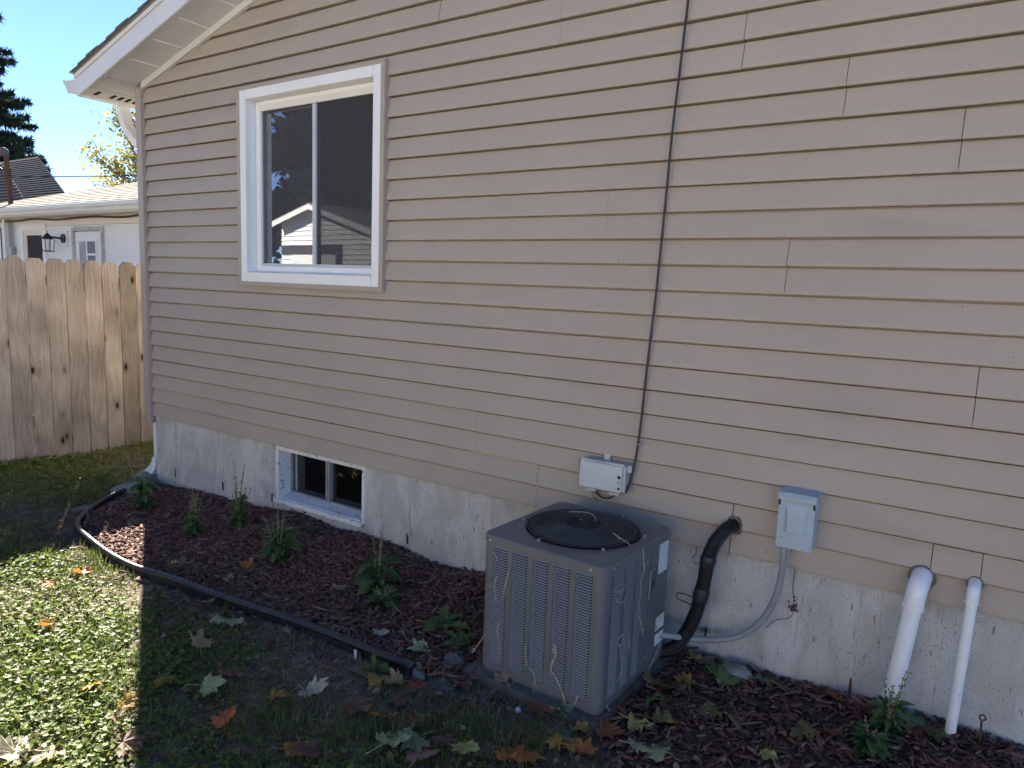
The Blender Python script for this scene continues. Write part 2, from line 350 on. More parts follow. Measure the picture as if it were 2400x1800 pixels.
# ------------------------------------------------------------------ terrain
E_ = 0.1143; ZS = 0.56                      # siding exposure, height of the lowest siding edge
_HX = np.array([-8,-6,-5.6,-5.25,-4.88,-4.4,-4.0,-3.73,-3.4,-3.05,-2.95,-2.6,-2.45,-2.17,-1.6,-1.0,-.73,-.55,-.2,.05,.3,6])
_HZ = np.array([-.04,-.04,-.05,-.015,.02,.03,.065,.085,.06,.085,.09,.055,.045,.075,.05,.03,.025,.04,.055,.065,.055,.05])
EDGE = [(-5.42,-.18),(-5.30,-.36),(-5.13,-.62),(-4.90,-.85),(-4.68,-.955),(-4.45,-1.01),(-4.15,-1.04),(-3.85,-1.045),(-3.5,-1.02),(-3.19,-.995),(-2.6,-.925),(-2.16,-.90),(-1.90,-.89)]
EX = np.array([p[0] for p in EDGE]); EY = np.array([p[1] for p in EDGE])
_P = RNG.uniform(0, 6.28, (14, 2)); _K = RNG.normal(0, 1, (14, 2)); _K /= np.linalg.norm(_K, axis=1)[:,None]
_S = np.array([1.1,1.7,2.6,3.5,5,7,9,12,15,19,24,30,36,44])
def noise2(x, y, i0=0, i1=14):
    s = 0
    for i in range(i0, i1): s = s + np.sin((x*_K[i,0]+y*_K[i,1])*_S[i]+_P[i,0])*np.cos((x*_K[i,1]-y*_K[i,0])*_S[i]*.7+_P[i,1])/ (i-i0+1.6)
    return s
def hgt(x, y):
    x = np.asarray(x, float); y = np.asarray(y, float)
    hw = np.interp(x, _HX, _HZ); t = np.clip(1+y/.95, 0, 1); t = t*t*(3-2*t)
    near = np.clip((x+5.9)/.5, 0, 1)
    base = .012*near + .012*np.clip(x+2.2,0,1.2)
    h = base*(1-t) + hw*t
    h = np.where(y > .2, np.where(x > -5.5, -.1, -.04), h)
    h = h + noise2(x, y, 4, 12)*.009*np.clip((9-np.abs(x))/3, 0, 1)
    far = np.clip((-x-7.2)/4, 0, 1); h = h + far*.22
    return h
def in_edging(x, y):
    """inside the edged bed (between the black edging and the foundation)"""
    yy = np.interp(x, EX, EY); return (x > -5.42) & (x < -1.64) & (y > yy+.03) & (y < .03)
def in_right_bed(x, y):
    return (y < .03) & (((x > -1.05) & (y > -.78-(x+1.08)*1.0)) | ((x > -1.7) & (x <= -1.05) & (y > -.15)) | (x > -.6))
def dist_edge(x, y):
    return y - np.interp(x, EX, EY)

def axis(a, b, step, lo, hi):
    mid = np.arange(a, b+1e-6, step)
    left = [a-step*1.6**k*1.5 for k in range(1, 18)]; right = [b+step*1.6**k*1.5 for k in range(1, 18)]
    left = sorted([v for v in left if v > lo] + [lo]); right = sorted([v for v in right if v < hi] + [hi])
    return np.array(left + list(mid) + right)
gx = axis(-8.0, 1.0, .045, -420, 420); gy = axis(-3.4, .5, .045, -420, 420)
X, Y = np.meshgrid(gx, gy); Z = hgt(X, Y)
nx, ny = len(gx), len(gy)
idx = np.arange(nx*ny).reshape(ny, nx)
F = np.stack([idx[:-1,:-1], idx[:-1,1:], idx[1:,1:], idx[1:,:-1]], -1).reshape(-1,4)
tag(link('ground', fast_mesh('ground', np.stack([X,Y,Z],-1).reshape(-1,3), F, M['soil'], True)), kind='structure')

def bed_mesh(name, fn, x0, x1, y0, y1, lift):
    bx = np.arange(x0, x1, .03); by = np.arange(y0, y1+.001, .03)
    X, Y = np.meshgrid(bx, by); Z = hgt(X, Y) + lift + noise2(X, Y, 7, 14)*.006
    ins = fn(X, Y); n = len(bx)
    idx = np.arange(X.size).reshape(X.shape)
    ok = ins[:-1,:-1] & ins[:-1,1:] & ins[1:,1:] & ins[1:,:-1]
    F = np.stack([idx[:-1,:-1], idx[:-1,1:], idx[1:,1:], idx[1:,:-1]], -1)[ok]
    V = np.stack([X,Y,Z],-1).reshape(-1,3)
    used = np.unique(F); rm = -np.ones(len(V), int); rm[used] = np.arange(len(used))
    return tag(link(name, fast_mesh(name, V[used], rm[F], M['mulchbase'], True)), kind='structure')
bed_mesh('mulch_bed', in_edging, -5.5, -1.6, -1.1, .06, .012)
bed_mesh('mulch_ground', in_right_bed, -1.75, 1.2, -1.5, .06, .010)

# ------------------------------------------------------------------ our house
house = thing('house', 'taupe vinyl sided house with white window and bare concrete foundation', 'house', (-5.5, 0, 0))
SLOPE = .283
def rake(x): return 3.095 + SLOPE*(min(x, 0.2)+5.524) - SLOPE*max(x-.2, 0)
XR = 5.88
# body behind the siding
body = MB()
body.prism([(-5.5,.54),(5.9,.54),(5.9,3.1),(.2,rake(.2)),(-5.5,3.1)], 'y', .9, 8.0)
wall = part(house, 'wall', body, M['dark'])
side = MB(); side.box(-5.515,-5.50,.02,8.0,.52,3.12); part(wall, 'side_siding', side, M['siding'])
side = MB(); side.box(5.9,5.91,.02,8.0,.52,3.12); part(wall, 'side_siding', side, M['siding'])
# window opening in siding
WX0, WX1, WZ0, WZ1 = -4.30, -2.985, 1.66, 2.905
SEAMS = {0:[-1.87,-.857,-.095,.065], 1:[-2.27,.9], 2:[-2.671,.25,2.4], 3:[-3.073,-.02,2.1], 4:[-1.850,1.6], 5:[-.72,2.9], 6:[-1.55,1.2], 7:[-.159,3.1],
         8:[-.560,2.2], 9:[-.967,1.9], 10:[-1.85,.7], 11:[-2.6,.4], 12:[-3.1,-.4,2.8], 13:[-.9,1.4], 14:[-1.7,2.2], 15:[-.3,1.9], 16:[-1.1], 17:[.1]}
def siding_panel(p, xa, xb, lift, seed):
    rr = random.Random(seed); k0 = 2*p
    prof = []                               # (y, z) going up two courses, with the folded lips
    for k in (k0, k0+1):
        z = ZS + k*E_
        prof += [(.0480, z+.0015), (.0025, z-.001), (.0000, z+.0015), (.0006, z+.013), (.0205, z+E_-.0085), (.0480, z+E_-.0085)]
    prof += [(.050, z+E_+.020)]
    xs = list(np.arange(xa, xb, .11)) + [xb]
    for (_, z) in prof:                     # columns where the rake cuts the profile
        for xc in (-5.524+(z-3.095)/SLOPE,):
            if xa < xc < xb and z > 3.0: xs.append(xc)
    xs = sorted(set(round(v, 4) for v in xs)); V = []; n = len(prof)
    a1, a2, p1, p2 = rr.uniform(.0008,.0022), rr.uniform(.0004,.0011), rr.uniform(0,6), rr.uniform(0,6)
    for x in xs:
        wob = a1*math.sin(x*2.1+p1) + a2*math.sin(x*5.3+p2); zw = .0011*math.sin(x*1.3+p1*2)
        top = rake(x) + .02
        for (y, z) in prof: V.append((x, y+wob+lift, min(z+zw, top)))
    Fc = [(i*n+j, (i+1)*n+j, (i+1)*n+j+1, i*n+j+1) for i in range(len(xs)-1) for j in range(n-1)]
    mb = MB(); mb.add(V, Fc); part(wall, 'siding_panel', mb, M['siding'])
seed = 0
for p in range(0, 18):
    z0 = ZS + 2*p*E_
    xl = -5.515
    if z0 > 3.095: xl = -5.524+(z0-3.095)/SLOPE
    if xl > XR-.2: break
    cuts = [xl] + [c for c in SEAMS.get(p, []) if xl+.1 < c < XR] + [XR]
    for i in range(len(cuts)-1):
        a, b = cuts[i], cuts[i+1]; seed += 1
        lift = -.0030*(i % 2); g = .0026 if i else 0
        if 5 <= p <= 9 and a < WX0 and b > WX1-.01:
            siding_panel(p, a+g, WX0+.02, lift, seed); siding_panel(p, WX1-.02, b, lift, seed+500)
        else:
            siding_panel(p, a+g, b, lift, seed)
# corner post and rake trim
cp = MB(); cp.prism([(-5.565,-.022),(-5.488,-.022),(-5.488,.012),(-5.497,.012),(-5.497,-.010),(-5.565,.10)], 'z', .50, 3.07)
part(house, 'corner_post', cp, M['trim'], bevel=.003)
def slope_box(x0, x1, y0, y1, d0, d1):
    """box lying along the left rake; d0,d1 = offsets above the soffit line"""
    mb = MB(); v = []
    for x in (x0, x1):
        for (y, d) in ((y0,d0),(y1,d0),(y1,d1),(y0,d1)): v.append((x, y, rake(x)+d))
    return mb.add(v, [(0,1,2,3),(7,6,5,4),(0,4,5,1),(1,5,6,2),(2,6,7,3),(3,7,4,0)])
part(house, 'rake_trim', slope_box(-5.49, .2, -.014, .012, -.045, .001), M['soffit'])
def rk(x): return 3.095 + SLOPE*(x+5.524)
roof_m = MB()
OV = .28
for sgn in (1,):
    v = []
    for x in (-5.90, .2, 6.3):
        zz = rake(x) if x < 6 else 3.095+SLOPE*(-6.3+.2+5.924-.2)
        zz = rake(.2) - SLOPE*(x-.2) if x > .2 else rake(x)
        for y in (-OV-.02, 8.4): v += [(x, y, zz+.150), (x, y, zz+.168)]
    roof_m.add(v, [(0,1,3,2),(4,5,1,0),(4,8,9,5),(2,3,7,6),(6,7,11,10),(1,5,7,3),(5,9,11,7),(0,2,6,4),(4,6,10,8),(8,10,11,9)])
roof = part(house, 'roof', roof_m, M['shingle'])
sl = math.atan(SLOPE)
for i in range(44):                          # shingle courses on the left slope, each lapped over the one below
    x0 = -5.925 + i*.139; x1 = x0 + .165
    mb = MB(); v = []
    yo = -OV-.035 - .006*(i % 3)
    for x, lo_, hi_ in ((x0, .169, .1795), (x1, .1685, .1725)):
        z = rake(min(x, .2)); xx = min(x, .22)
        for y in (yo, 8.42): v += [(xx, y, z+lo_), (xx, y, z+hi_)]
    mb.add(v, [(0,1,3,2),(4,6,7,5),(0,4,5,1),(2,3,7,6),(1,5,7,3),(0,2,6,4)])
    part(roof, 'shingle_course', mb, M['shingle'])
part(house, 'fascia', slope_box(-5.875, .2, -OV-.012, -OV+.008, -.012, .118), mk('fascia_aluminium', [(.62,.63,.63),(.68,.69,.69)], scale=2, rough=.45), bevel=.003)
part(house, 'drip_edge', slope_box(-5.89, .2, -OV-.020, -OV+.006, .1195, .1485), M['cream'])
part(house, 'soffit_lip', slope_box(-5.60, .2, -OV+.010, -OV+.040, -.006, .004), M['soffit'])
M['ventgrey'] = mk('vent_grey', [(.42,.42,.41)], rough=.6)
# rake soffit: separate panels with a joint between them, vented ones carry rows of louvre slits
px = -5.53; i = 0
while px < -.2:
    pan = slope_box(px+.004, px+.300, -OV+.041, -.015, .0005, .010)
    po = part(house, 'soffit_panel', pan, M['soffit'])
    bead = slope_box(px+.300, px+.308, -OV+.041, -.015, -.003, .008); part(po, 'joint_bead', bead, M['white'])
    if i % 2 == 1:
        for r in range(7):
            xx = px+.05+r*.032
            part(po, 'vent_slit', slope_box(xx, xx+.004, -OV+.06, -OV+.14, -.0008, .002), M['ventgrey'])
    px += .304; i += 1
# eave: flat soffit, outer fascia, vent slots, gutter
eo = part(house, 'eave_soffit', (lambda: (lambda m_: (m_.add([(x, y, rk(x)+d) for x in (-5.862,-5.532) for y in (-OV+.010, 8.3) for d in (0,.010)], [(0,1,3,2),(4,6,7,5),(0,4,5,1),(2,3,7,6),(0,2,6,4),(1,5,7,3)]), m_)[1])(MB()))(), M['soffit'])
for j in range(26):
    y = -OV+.075 + j*.058
    if j in (1, 9, 17): continue
    mb = MB(); q = [(-5.815,y),(-5.755,y+.012),(-5.755,y+.040),(-5.815,y+.028)]
    mb.add([(a,b,rk(a)-.002) for a,b in q]+[(a,b,rk(a)+.003) for a,b in q], [(0,1,2,3),(7,6,5,4),(0,4,5,1),(1,5,6,2),(2,6,7,3),(3,7,4,0)]); part(eo, 'vent_slot', mb, M['slot'])
for xj in (-5.72,-5.545):
    mb = MB(); mb.box(xj, xj+.004, -OV+.012, 8.2, rk(xj)-.003, rk(xj)+.002); part(eo, 'joint_line', mb, M['ventgrey'])
fz = MB(); fz.box(-5.880, -5.863, -OV+.009, 8.3, 2.985, 3.125); part(house, 'eave_fascia', fz, M['white'], bevel=.002)
gp = [(0,3.020),(-.150,3.030),(-.165,3.045),(-.185,3.085),(-.215,3.105),(-.218,3.132),(-.204,3.132),(-.204,3.118),(0,3.112)]
gt = MB(); gt.prism([(-5.880+a,b) for a,b in gp], 'y', -OV+.01, 8.3); g_o = part(house, 'gutter', gt, M['white'])
gc = MB(); gc.prism([(-5.880+a*1.04,b+(.003 if b>3.1 else -.003)) for a,b in gp], 'y', -OV+.002, -OV+.010); part(g_o, 'end_cap', gc, M['soffit'])
gs = MB(); gs.box(-6.096,-6.055,-OV+.03,8.28,3.1325,3.1355); part(g_o, 'gutter_lip', gs, M['white'])
# downspout: drop from the gutter, back to the side wall, down, then a kick-out elbow
def rect_sweep(path, w, d):
    P = [Vector(p) for p in path]; v = []; m = len(P)
    for i in range(m):
        t = (P[min(i+1,m-1)]-P[max(i-1,0)]).normalized(); b = Vector((0,1,0)); a = b.cross(t).normalized()
        for s1, s2 in ((-1,-1),(1,-1),(1,1),(-1,1)): v.append(P[i]+a*(w/2*s1)+b*(d/2*s2))
    f = [(i*4+k, i*4+(k+1)%4, (i+1)*4+(k+1)%4, (i+1)*4+k) for i in range(m-1) for k in range(4)] + [(0,1,2,3), tuple(range(4*m-4,4*m))]
    mb = MB(); mb.add(v, f); return mb
dpath = spline([(-5.95,.10,3.03),(-5.95,.10,2.95),(-5.90,.10,2.84),(-5.78,.10,2.73),(-5.64,.10,2.64),(-5.575,.10,2.52)], 5) + [Vector((-5.566,.10,1.5)), Vector((-5.560,.10,.62))]
ds = part(house, 'downspout', rect_sweep(dpath, .060, .080), M['white'], bevel=.004)
part(ds, 'lower_section', rect_sweep([(-5.556,.085,.60),(-5.556,.085,.20)], .05, .07), M['white'], bevel=.004)
el = MB()
ep = spline([(-5.556,.085,.20),(-5.562,.07,.13),(-5.60,.05,.075),(-5.68,.03,.045)], 6)
el.add(rect_sweep(ep, .062, .082).v, rect_sweep(ep, .062, .082).f); part(ds, 'elbow', el, M['peel'])
for q in ep[3:-2:2]:
    rb = rect_sweep([q+Vector((.004,0,.004)), q-Vector((.004,0,.004))], .070, .090); part(ds, 'elbow_rib', rb, M['white'])

# foundation with form seams and a window opening
BX0, BX1, BZ0, BZ1 = -3.985, -3.150, .175, .536
FY = .030
fx = sorted(set(list(np.round(np.arange(-5.5, 5.9, .06), 3)) + [BX0, BX1])); fzs = sorted(set(list(np.round(np.arange(-.5, .575, .045), 3)) + [BZ0, BZ1, .57]))
V = []; Fq = []; nzz = len(fzs)
for x in fx:
    for z in fzs:
        e = 0 if (x in (BX0, BX1) or z in (BZ0, BZ1) or x == fx[0]) else .0022*float(noise2(x*2.2, z*2.2, 2, 10))
        V.append((x, FY+e, z))
for i in range(len(fx)-1):
    for j in range(nzz-1):
        if fx[i] >= BX0-1e-6 and fx[i+1] <= BX1+1e-6 and fzs[j] >= BZ0-1e-6 and fzs[j+1] <= BZ1+1e-6: continue
        Fq.append((i*nzz+j, (i+1)*nzz+j, (i+1)*nzz+j+1, i*nzz+j+1))
fm = MB(); fm.add(V, Fq)
fm.add([(-5.5,FY,-.5),(-5.5,8,-.5),(-5.5,8,.57),(-5.5,FY,.57)], [(0,1,2,3)])
fm.add([(-5.5,FY,.57),(-5.5,.32,.57),(5.88,.32,.57),(5.88,FY,.57)], [(0,1,2,3)])
fm.add([(BX0-.3,.32,-.5),(BX1+.3,.32,-.5),(BX1+.3,.32,.57),(BX0-.3,.32,.57)], [(0,1,2,3)])
found = part(house, 'foundation', fm, M['concrete'], smooth=True)
for k, xj in enumerate((-5.217,-4.60,-4.03,-2.765,-2.159,-1.53,-.93,-.317,.30)):
    rr = random.Random(k); mb = MB(); v = []; m = 16
    for i in range(m+1):
        z = -.1 + (.565+.1)*i/m; w = rr.uniform(.002,.007); d = rr.uniform(.002,.007); xo = xj + rr.uniform(-.002,.002)
        v += [(xo-w, FY+.004, z), (xo-w*.3, FY-d, z), (xo+w*.4, FY-d*.8, z), (xo+w, FY+.004, z)]
    mb.add(v, [(i*4+a, i*4+a+1, i*4+a+5, i*4+a+4) for i in range(m) for a in range(3)])
    so = part(found, 'form_seam', mb, M['concrete_edge'])
    for zt in (rr.uniform(.05,.12), ):       # broken snap tie, rusty
        tb = MB(); tb.box(xj-.012, xj-.004, FY-.010, FY+.004, zt+.02, zt+.085); part(found, 'form_tie', tb, M['rust'])
        tb = MB(); tb.blob((xj+.012, FY, zt+.09), .020, .008, .028, jit=.3, seed=k); part(found, 'tie_patch', tb, M['concrete_edge'], smooth=True)

# ---------------- main window
def frame4(x0,x1,z0,z1,w,y0,y1):
    mb = MB(); mb.box(x0,x0+w,y0,y1,z0,z1); mb.box(x1-w,x1,y0,y1,z0,z1); mb.box(x0+w,x1-w,y0,y1,z0,z0+w); mb.box(x0+w,x1-w,y0,y1,z1-w,z1); return mb
window = part(house, 'window', frame4(-4.281,-2.990,1.658,2.906,.062,-.026,.095), M['white'], bevel=.003)
# mitred trim channel round it
def bar4(x0,x1,z0,z1,w,y0,y1):
    """four mitred bars"""
    out = []
    O = [(x0,z0),(x1,z0),(x1,z1),(x0,z1)]; I = [(x0+w,z0+w),(x1-w,z0+w),(x1-w,z1-w),(x0+w,z1-w)]
    for i in range(4):
        j = (i+1)%4; mb = MB(); q = [O[i],O[j],I[j],I[i]]
        mb.add([(a,y0,b) for a,b in q]+[(a,y1,b) for a,b in q], [(0,1,2,3),(7,6,5,4),(0,4,5,1),(1,5,6,2),(2,6,7,3),(3,7,4,0)]); out.append(mb)
    return out
for mb in bar4(-4.320,-2.962,1.632,2.928,.0375,-.024,.03): part(window, 'trim_channel', mb, M['trim'], bevel=.002)
part(window, 'sash_frame', frame4(-4.217,-3.054,1.722,2.842,.046,.052,.094), M['white'], bevel=.003)
sl_ = MB(); sl_.prism([(-.030,1.700),(.052,1.716),(.052,1.735),(-.030,1.7215)], 'x', -4.218, -3.053); part(window, 'sill', sl_, M['white'])
hd = MB(); hd.box(-4.170,-3.101,.040,.0515,2.775,2.812); part(window, 'head_stop', hd, M['cream'])
part(window, 'screen_frame', frame4(-4.170,-3.101,1.769,2.795,.017,.054,.066), M['alum_screen'], bevel=.001)
mu = MB(); mu.box(-3.652,-3.620,.050,.068,1.787,2.777); part(window, 'mullion', mu, M['alum_screen'], bevel=.002)
part(window, 'inner_sash', frame4(-4.150,-3.640,1.790,2.770,.052,.082,.100), M['alum_screen'])
for (a,b,yy) in ((-4.160,-3.640,.078),(-3.632,-3.110,.074)):
    mb = MB(); mb.add([(a,yy,1.782),(b,yy,1.782),(b,yy,2.780),(a,yy,2.780)], [(0,1,2,3)]); part(window, 'pane', mb, M['glass'])
mb = MB(); mb.add([(-4.155,.061,1.786),(-3.116,.061,1.786),(-3.116,.061,2.778),(-4.155,.061,2.778)], [(0,1,2,3)]); part(window, 'insect_screen', mb, M['screen'])
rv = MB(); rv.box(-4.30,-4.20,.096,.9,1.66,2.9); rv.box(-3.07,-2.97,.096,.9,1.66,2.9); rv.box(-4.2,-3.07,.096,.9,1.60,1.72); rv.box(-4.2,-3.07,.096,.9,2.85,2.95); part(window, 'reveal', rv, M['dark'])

# ---------------- basement window
bw = part(house, 'basement_window', frame4(BX0-.012,BX1+.012,BZ0-.010,BZ1+.012,.026,FY-.006,FY+.02), M['peel'], bevel=.004)
rv = MB(); rv.box(BX0-.01,BX0+.018,FY+.021,FY+.12,BZ0-.01,BZ1+.01); rv.box(BX1-.018,BX1+.01,FY+.021,FY+.12,BZ0-.01,BZ1+.01)
rv.box(BX0+.019,BX1-.019,FY+.021,FY+.12,BZ1-.018,BZ1+.01); part(bw, 'reveal', rv, M['peel'], bevel=.003)
st = MB(); v = []; rr = random.Random(4); m = 22
for i in range(m+1):
    x = BX0-.015+(BX1-BX0+.03)*i/m; e = rr.uniform(-.005,.004); d = rr.uniform(-.004,.003)
    v += [(x,FY+.12,BZ0+.030),(x,FY-.024+e,BZ0+.010+d),(x,FY-.026+e,BZ0-.016+d*1.5),(x,FY+.01,BZ0-.020)]
st.add(v, [(i*4+a,i*4+a+1,i*4+a+5,i*4+a+4) for i in range(m) for a in range(3)]); part(bw, 'sill', st, M['peel'])
part(bw, 'sash_frame', frame4(BX0+.018,BX1-.018,BZ0+.024,BZ1-.018,.015,FY+.095,FY+.135), M['alu'], bevel=.002)
mu = MB(); mu.box(-3.600,-3.560,FY+.088,FY+.130,BZ0+.044,BZ1-.038); mu.box(-3.585,-3.576,FY+.082,FY+.088,BZ0+.044,BZ1-.038); part(bw, 'meeting_rail', mu, M['alu'], bevel=.002)
il = MB(); il.box(BX0+.060,BX0+.075,FY+.105,FY+.125,BZ0+.044,BZ1-.038); part(bw, 'inner_stile', il, M['alu'])
for (a,b,yy) in ((BX0+.036,-3.588,FY+.112),(-3.572,BX1-.036,FY+.120)):
    mb = MB(); mb.add([(a,yy,BZ0+.040),(b,yy,BZ0+.040),(b,yy,BZ1-.034),(a,yy,BZ1-.034)], [(0,1,2,3)]); part(bw, 'pane', mb, M['glass2'])
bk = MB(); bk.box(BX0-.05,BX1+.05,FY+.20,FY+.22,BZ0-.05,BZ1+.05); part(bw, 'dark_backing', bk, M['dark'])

# ------------------------------------------------------------------ air conditioner
AW, AD, AZ0, AZ1 = .585, .612, .085, .670
ac = thing('air_conditioner', 'grey outdoor air conditioner unit with louvred sides and round top fan', 'air conditioner', (-1.372, -.432, 0), math.radians(-2.2))
hx, hy = AW/2, AD/2
def rrect(hx, hy, r, n=6):
    out = []
    for cx, cy, a0 in ((hx-r,hy-r,0),(-hx+r,hy-r,90),(-hx+r,-hy+r,180),(hx-r,-hy+r,270)):
        for k in range(n+1):
            a = math.radians(a0+90*k/n); out.append((cx+r*math.cos(a), cy+r*math.sin(a)))
    return out
# base pan
mb = MB(); mb.prism(rrect(hx-.006, hy-.006, .035), 'z', AZ0-.022, AZ0+.012); part(ac, 'base_pan', mb, M['ac'], local=True, smooth=True)
# rounded corner posts
for sx, sy, a0 in ((1,1,0),(-1,1,90),(-1,-1,180),(1,-1,270)):
    r = .038; c = (sx*(hx-r), sy*(hy-r)); o = []; inn = []
    for k in range(9):
        a = math.radians(a0+90*k/8); o.append((c[0]+r*math.cos(a), c[1]+r*math.sin(a))); inn.append((c[0]+(r-.004)*math.cos(a), c[1]+(r-.004)*math.sin(a)))
    mb = MB(); mb.prism(o+inn[::-1], 'z', AZ0-.004, AZ1-.03); part(ac, 'corner_post', mb, M['ac'], local=True, smooth=True)
# coil behind the louvres
mb = MB(); mb.box(-hx+.034,hx-.034,-hy+.034,hy-.034,AZ0,AZ1-.03); part(ac, 'coil', mb, M['coil'], local=True)
NL = 45; LZ0, LZ1 = AZ0+.025, AZ1-.048; PITCHL = (LZ1-LZ0)/NL
def side_face(length, cols, M4, panel_from=None):
    """one louvred face in face coordinates: u along the face, w outward, z up; M4 maps (u,w,z) to unit space"""
    def tr(mb): mb.v = [tuple(M4 @ Vector(p)) for p in mb.v]; return mb
    bands = MB(); bands.box(.037, length-.037, -.004, 0, AZ0-.004, LZ0); bands.box(.037, length-.037, -.004, 0, LZ1, AZ1-.03)
    edges = [.037] + [c for ab in cols for c in ab]
    last = length-.037
    bars = [(edges[0], cols[0][0])] + [(cols[i][1], cols[i+1][0]) for i in range(len(cols)-1)] + [(cols[-1][1], panel_from or last)]
    for a, b in bars: bands.box(a, b, -.004, 0, LZ0, LZ1)
    for a, b in bars[1:] : bands.box(a+.002, b-.002 if not panel_from or b < panel_from else b-.004, -.03, -.004, LZ0, LZ1)
    part(ac, 'side_panel', tr(bands), M['ac'], local=True)
    if panel_from:
        p_ = MB(); p_.box(panel_from+.0015, last, -.003, .0015, AZ0, AZ1-.032); part(ac, 'access_panel', tr(p_), M['ac'], local=True, bevel=.001)
    for a, b in cols:
        lv = MB(); e = .006
        for i in range(NL):
            z = LZ0 + i*PITCHL; h = PITCHL
            # stamped hood: hinged at the top, lower lip pushed out, open slot below it
            v = [(a, -.0015, z+h*.99), (a+e, 0, z+h), (b-e, 0, z+h), (b, -.0015, z+h*.99),
                 (a+.001, -.0005, z+h*.72), (a+e, .0042, z+h*.50), (b-e, .0042, z+h*.50), (b-.001, -.0005, z+h*.72),
                 (a, -.020, z+h), (b, -.020, z+h)]
            lv.add(v, [(0,4,5,1),(1,5,6,2),(2,6,7,3)])
        part(ac, 'louvre_column', tr(lv), M['fin'], local=True)
def face_matrix(origin, udir, wdir):
    u = Vector(udir); w = Vector(wdir)
    return Matrix(((u.x,w.x,0,origin[0]),(u.y,w.y,0,origin[1]),(u.z,w.z,1,0),(0,0,0,1)))
fc = [(.055+i*.1005, .055+i*.1005+.0755) for i in range(5)]
side_face(AW, fc, face_matrix((-hx,-hy), (1,0,0), (0,-1,0)))
side_face(AD, [(.055,.135),(.162,.232),(.259,.325)], face_matrix((hx,-hy), (0,1,0), (1,0,0)), .395)
side_face(AW, fc, face_matrix((hx,hy), (-1,0,0), (0,1,0)))
side_face(AD, [(.056+i*.106, .056+i*.106+.08) for i in range(5)], face_matrix((-hx,hy), (0,-1,0), (-1,0,0)))
# lid with the round fan opening
RF = .246; fcx, fcy = 0.0, .02
out = rrect(hx+.006, hy+.006, .045, 8); nO = len(out)
def ring_pts(R, n): return [(fcx+R*math.cos(2*math.pi*k/n), fcy+R*math.sin(2*math.pi*k/n)) for k in range(n)]
bm = bmesh.new()
NR = 72
ov = [bm.verts.new((x,y,AZ1-.006)) for x,y in rrect(hx, hy, .040, 8)]
iv = [bm.verts.new((x,y,AZ1-.001)) for x,y in ring_pts(RF+.012, NR)]
eo_ = [bm.edges.new((ov[i], ov[(i+1)%len(ov)])) for i in range(len(ov))]; ei_ = [bm.edges.new((iv[i], iv[(i+1)%NR])) for i in range(NR)]
bmesh.ops.triangle_fill(bm, use_beauty=True, use_dissolve=False, edges=eo_+ei_)
lo1 = [bm.verts.new((x,y,AZ1-.012)) for x,y in out]; lo2 = [bm.verts.new((x,y,AZ1-.036)) for x,y in out]
for i in range(nO):
    j = (i+1)%nO
    bm.faces.new((ov[i],lo1[i],lo1[j],ov[j])); bm.faces.new((lo1[i],lo2[i],lo2[j],lo1[j]))
i2 = [bm.verts.new((x,y,AZ1-.005)) for x,y in ring_pts(RF+.002, NR)]; i3 = [bm.verts.new((x,y,AZ1-.050)) for x,y in ring_pts(RF-.004, NR)]
for i in range(NR):
    j = (i+1)%NR
    bm.faces.new((iv[j],i2[j],i2[i],iv[i])); bm.faces.new((i2[j],i3[j],i3[i],i2[i]))
bmesh.ops.recalc_face_normals(bm, faces=bm.faces)
me = bpy.data.meshes.new('top_panel'); bm.to_mesh(me); bm.free(); me.materials.append(M['ac'])
me.polygons.foreach_set('use_smooth', [True]*len(me.polygons)); me.set_sharp_from_angle(angle=math.radians(32))
lid = link('top_panel', me, ac)
for sx in (-1,1):
    for sy, ax in ((-1,'x'),(1,'x')):
        pass
for (x,y,dx,dy) in ((-hx+.045,-hy-.007,0,-1),(hx-.06,-hy-.007,0,-1),(hx+.007,-hy+.06,1,0),(hx+.007,hy-.06,1,0)):
    s = MB(); s.tube([(x,y,AZ1-.024),(x+dx*.003,y+dy*.003,AZ1-.024)], .0055, 8); part(lid, 'screw', s, M['screw'], local=True)
# fan: dark well, blades, motor
mb = MB(); mb.prism(ring_pts(RF-.005, 48), 'z', AZ1-.30, AZ1-.29); part(ac, 'fan_well', mb, M['slot'], local=True)
fan = MB(); fan.cyl((fcx,fcy), .06, AZ1-.16, AZ1-.10, 20); fan_o = part(ac, 'fan_hub', fan, M['black'], local=True, smooth=True)
for k in range(3):
    a0 = math.radians(30+120*k); mb = MB(); v = []; n = 8
    for i in range(n+1):
        a = a0 + math.radians(70)*i/n
        for R_, dz in ((.05,0),(.225,.0)):
            v.append((fcx+R_*math.cos(a), fcy+R_*math.sin(a), AZ1-.15+.07*i/n*(R_/.225)))
    mb.add(v, [(2*i,2*i+1,2*i+3,2*i+2) for i in range(n)]); part(fan_o, 'blade', mb, M['blackplastic'], local=True, smooth=True)
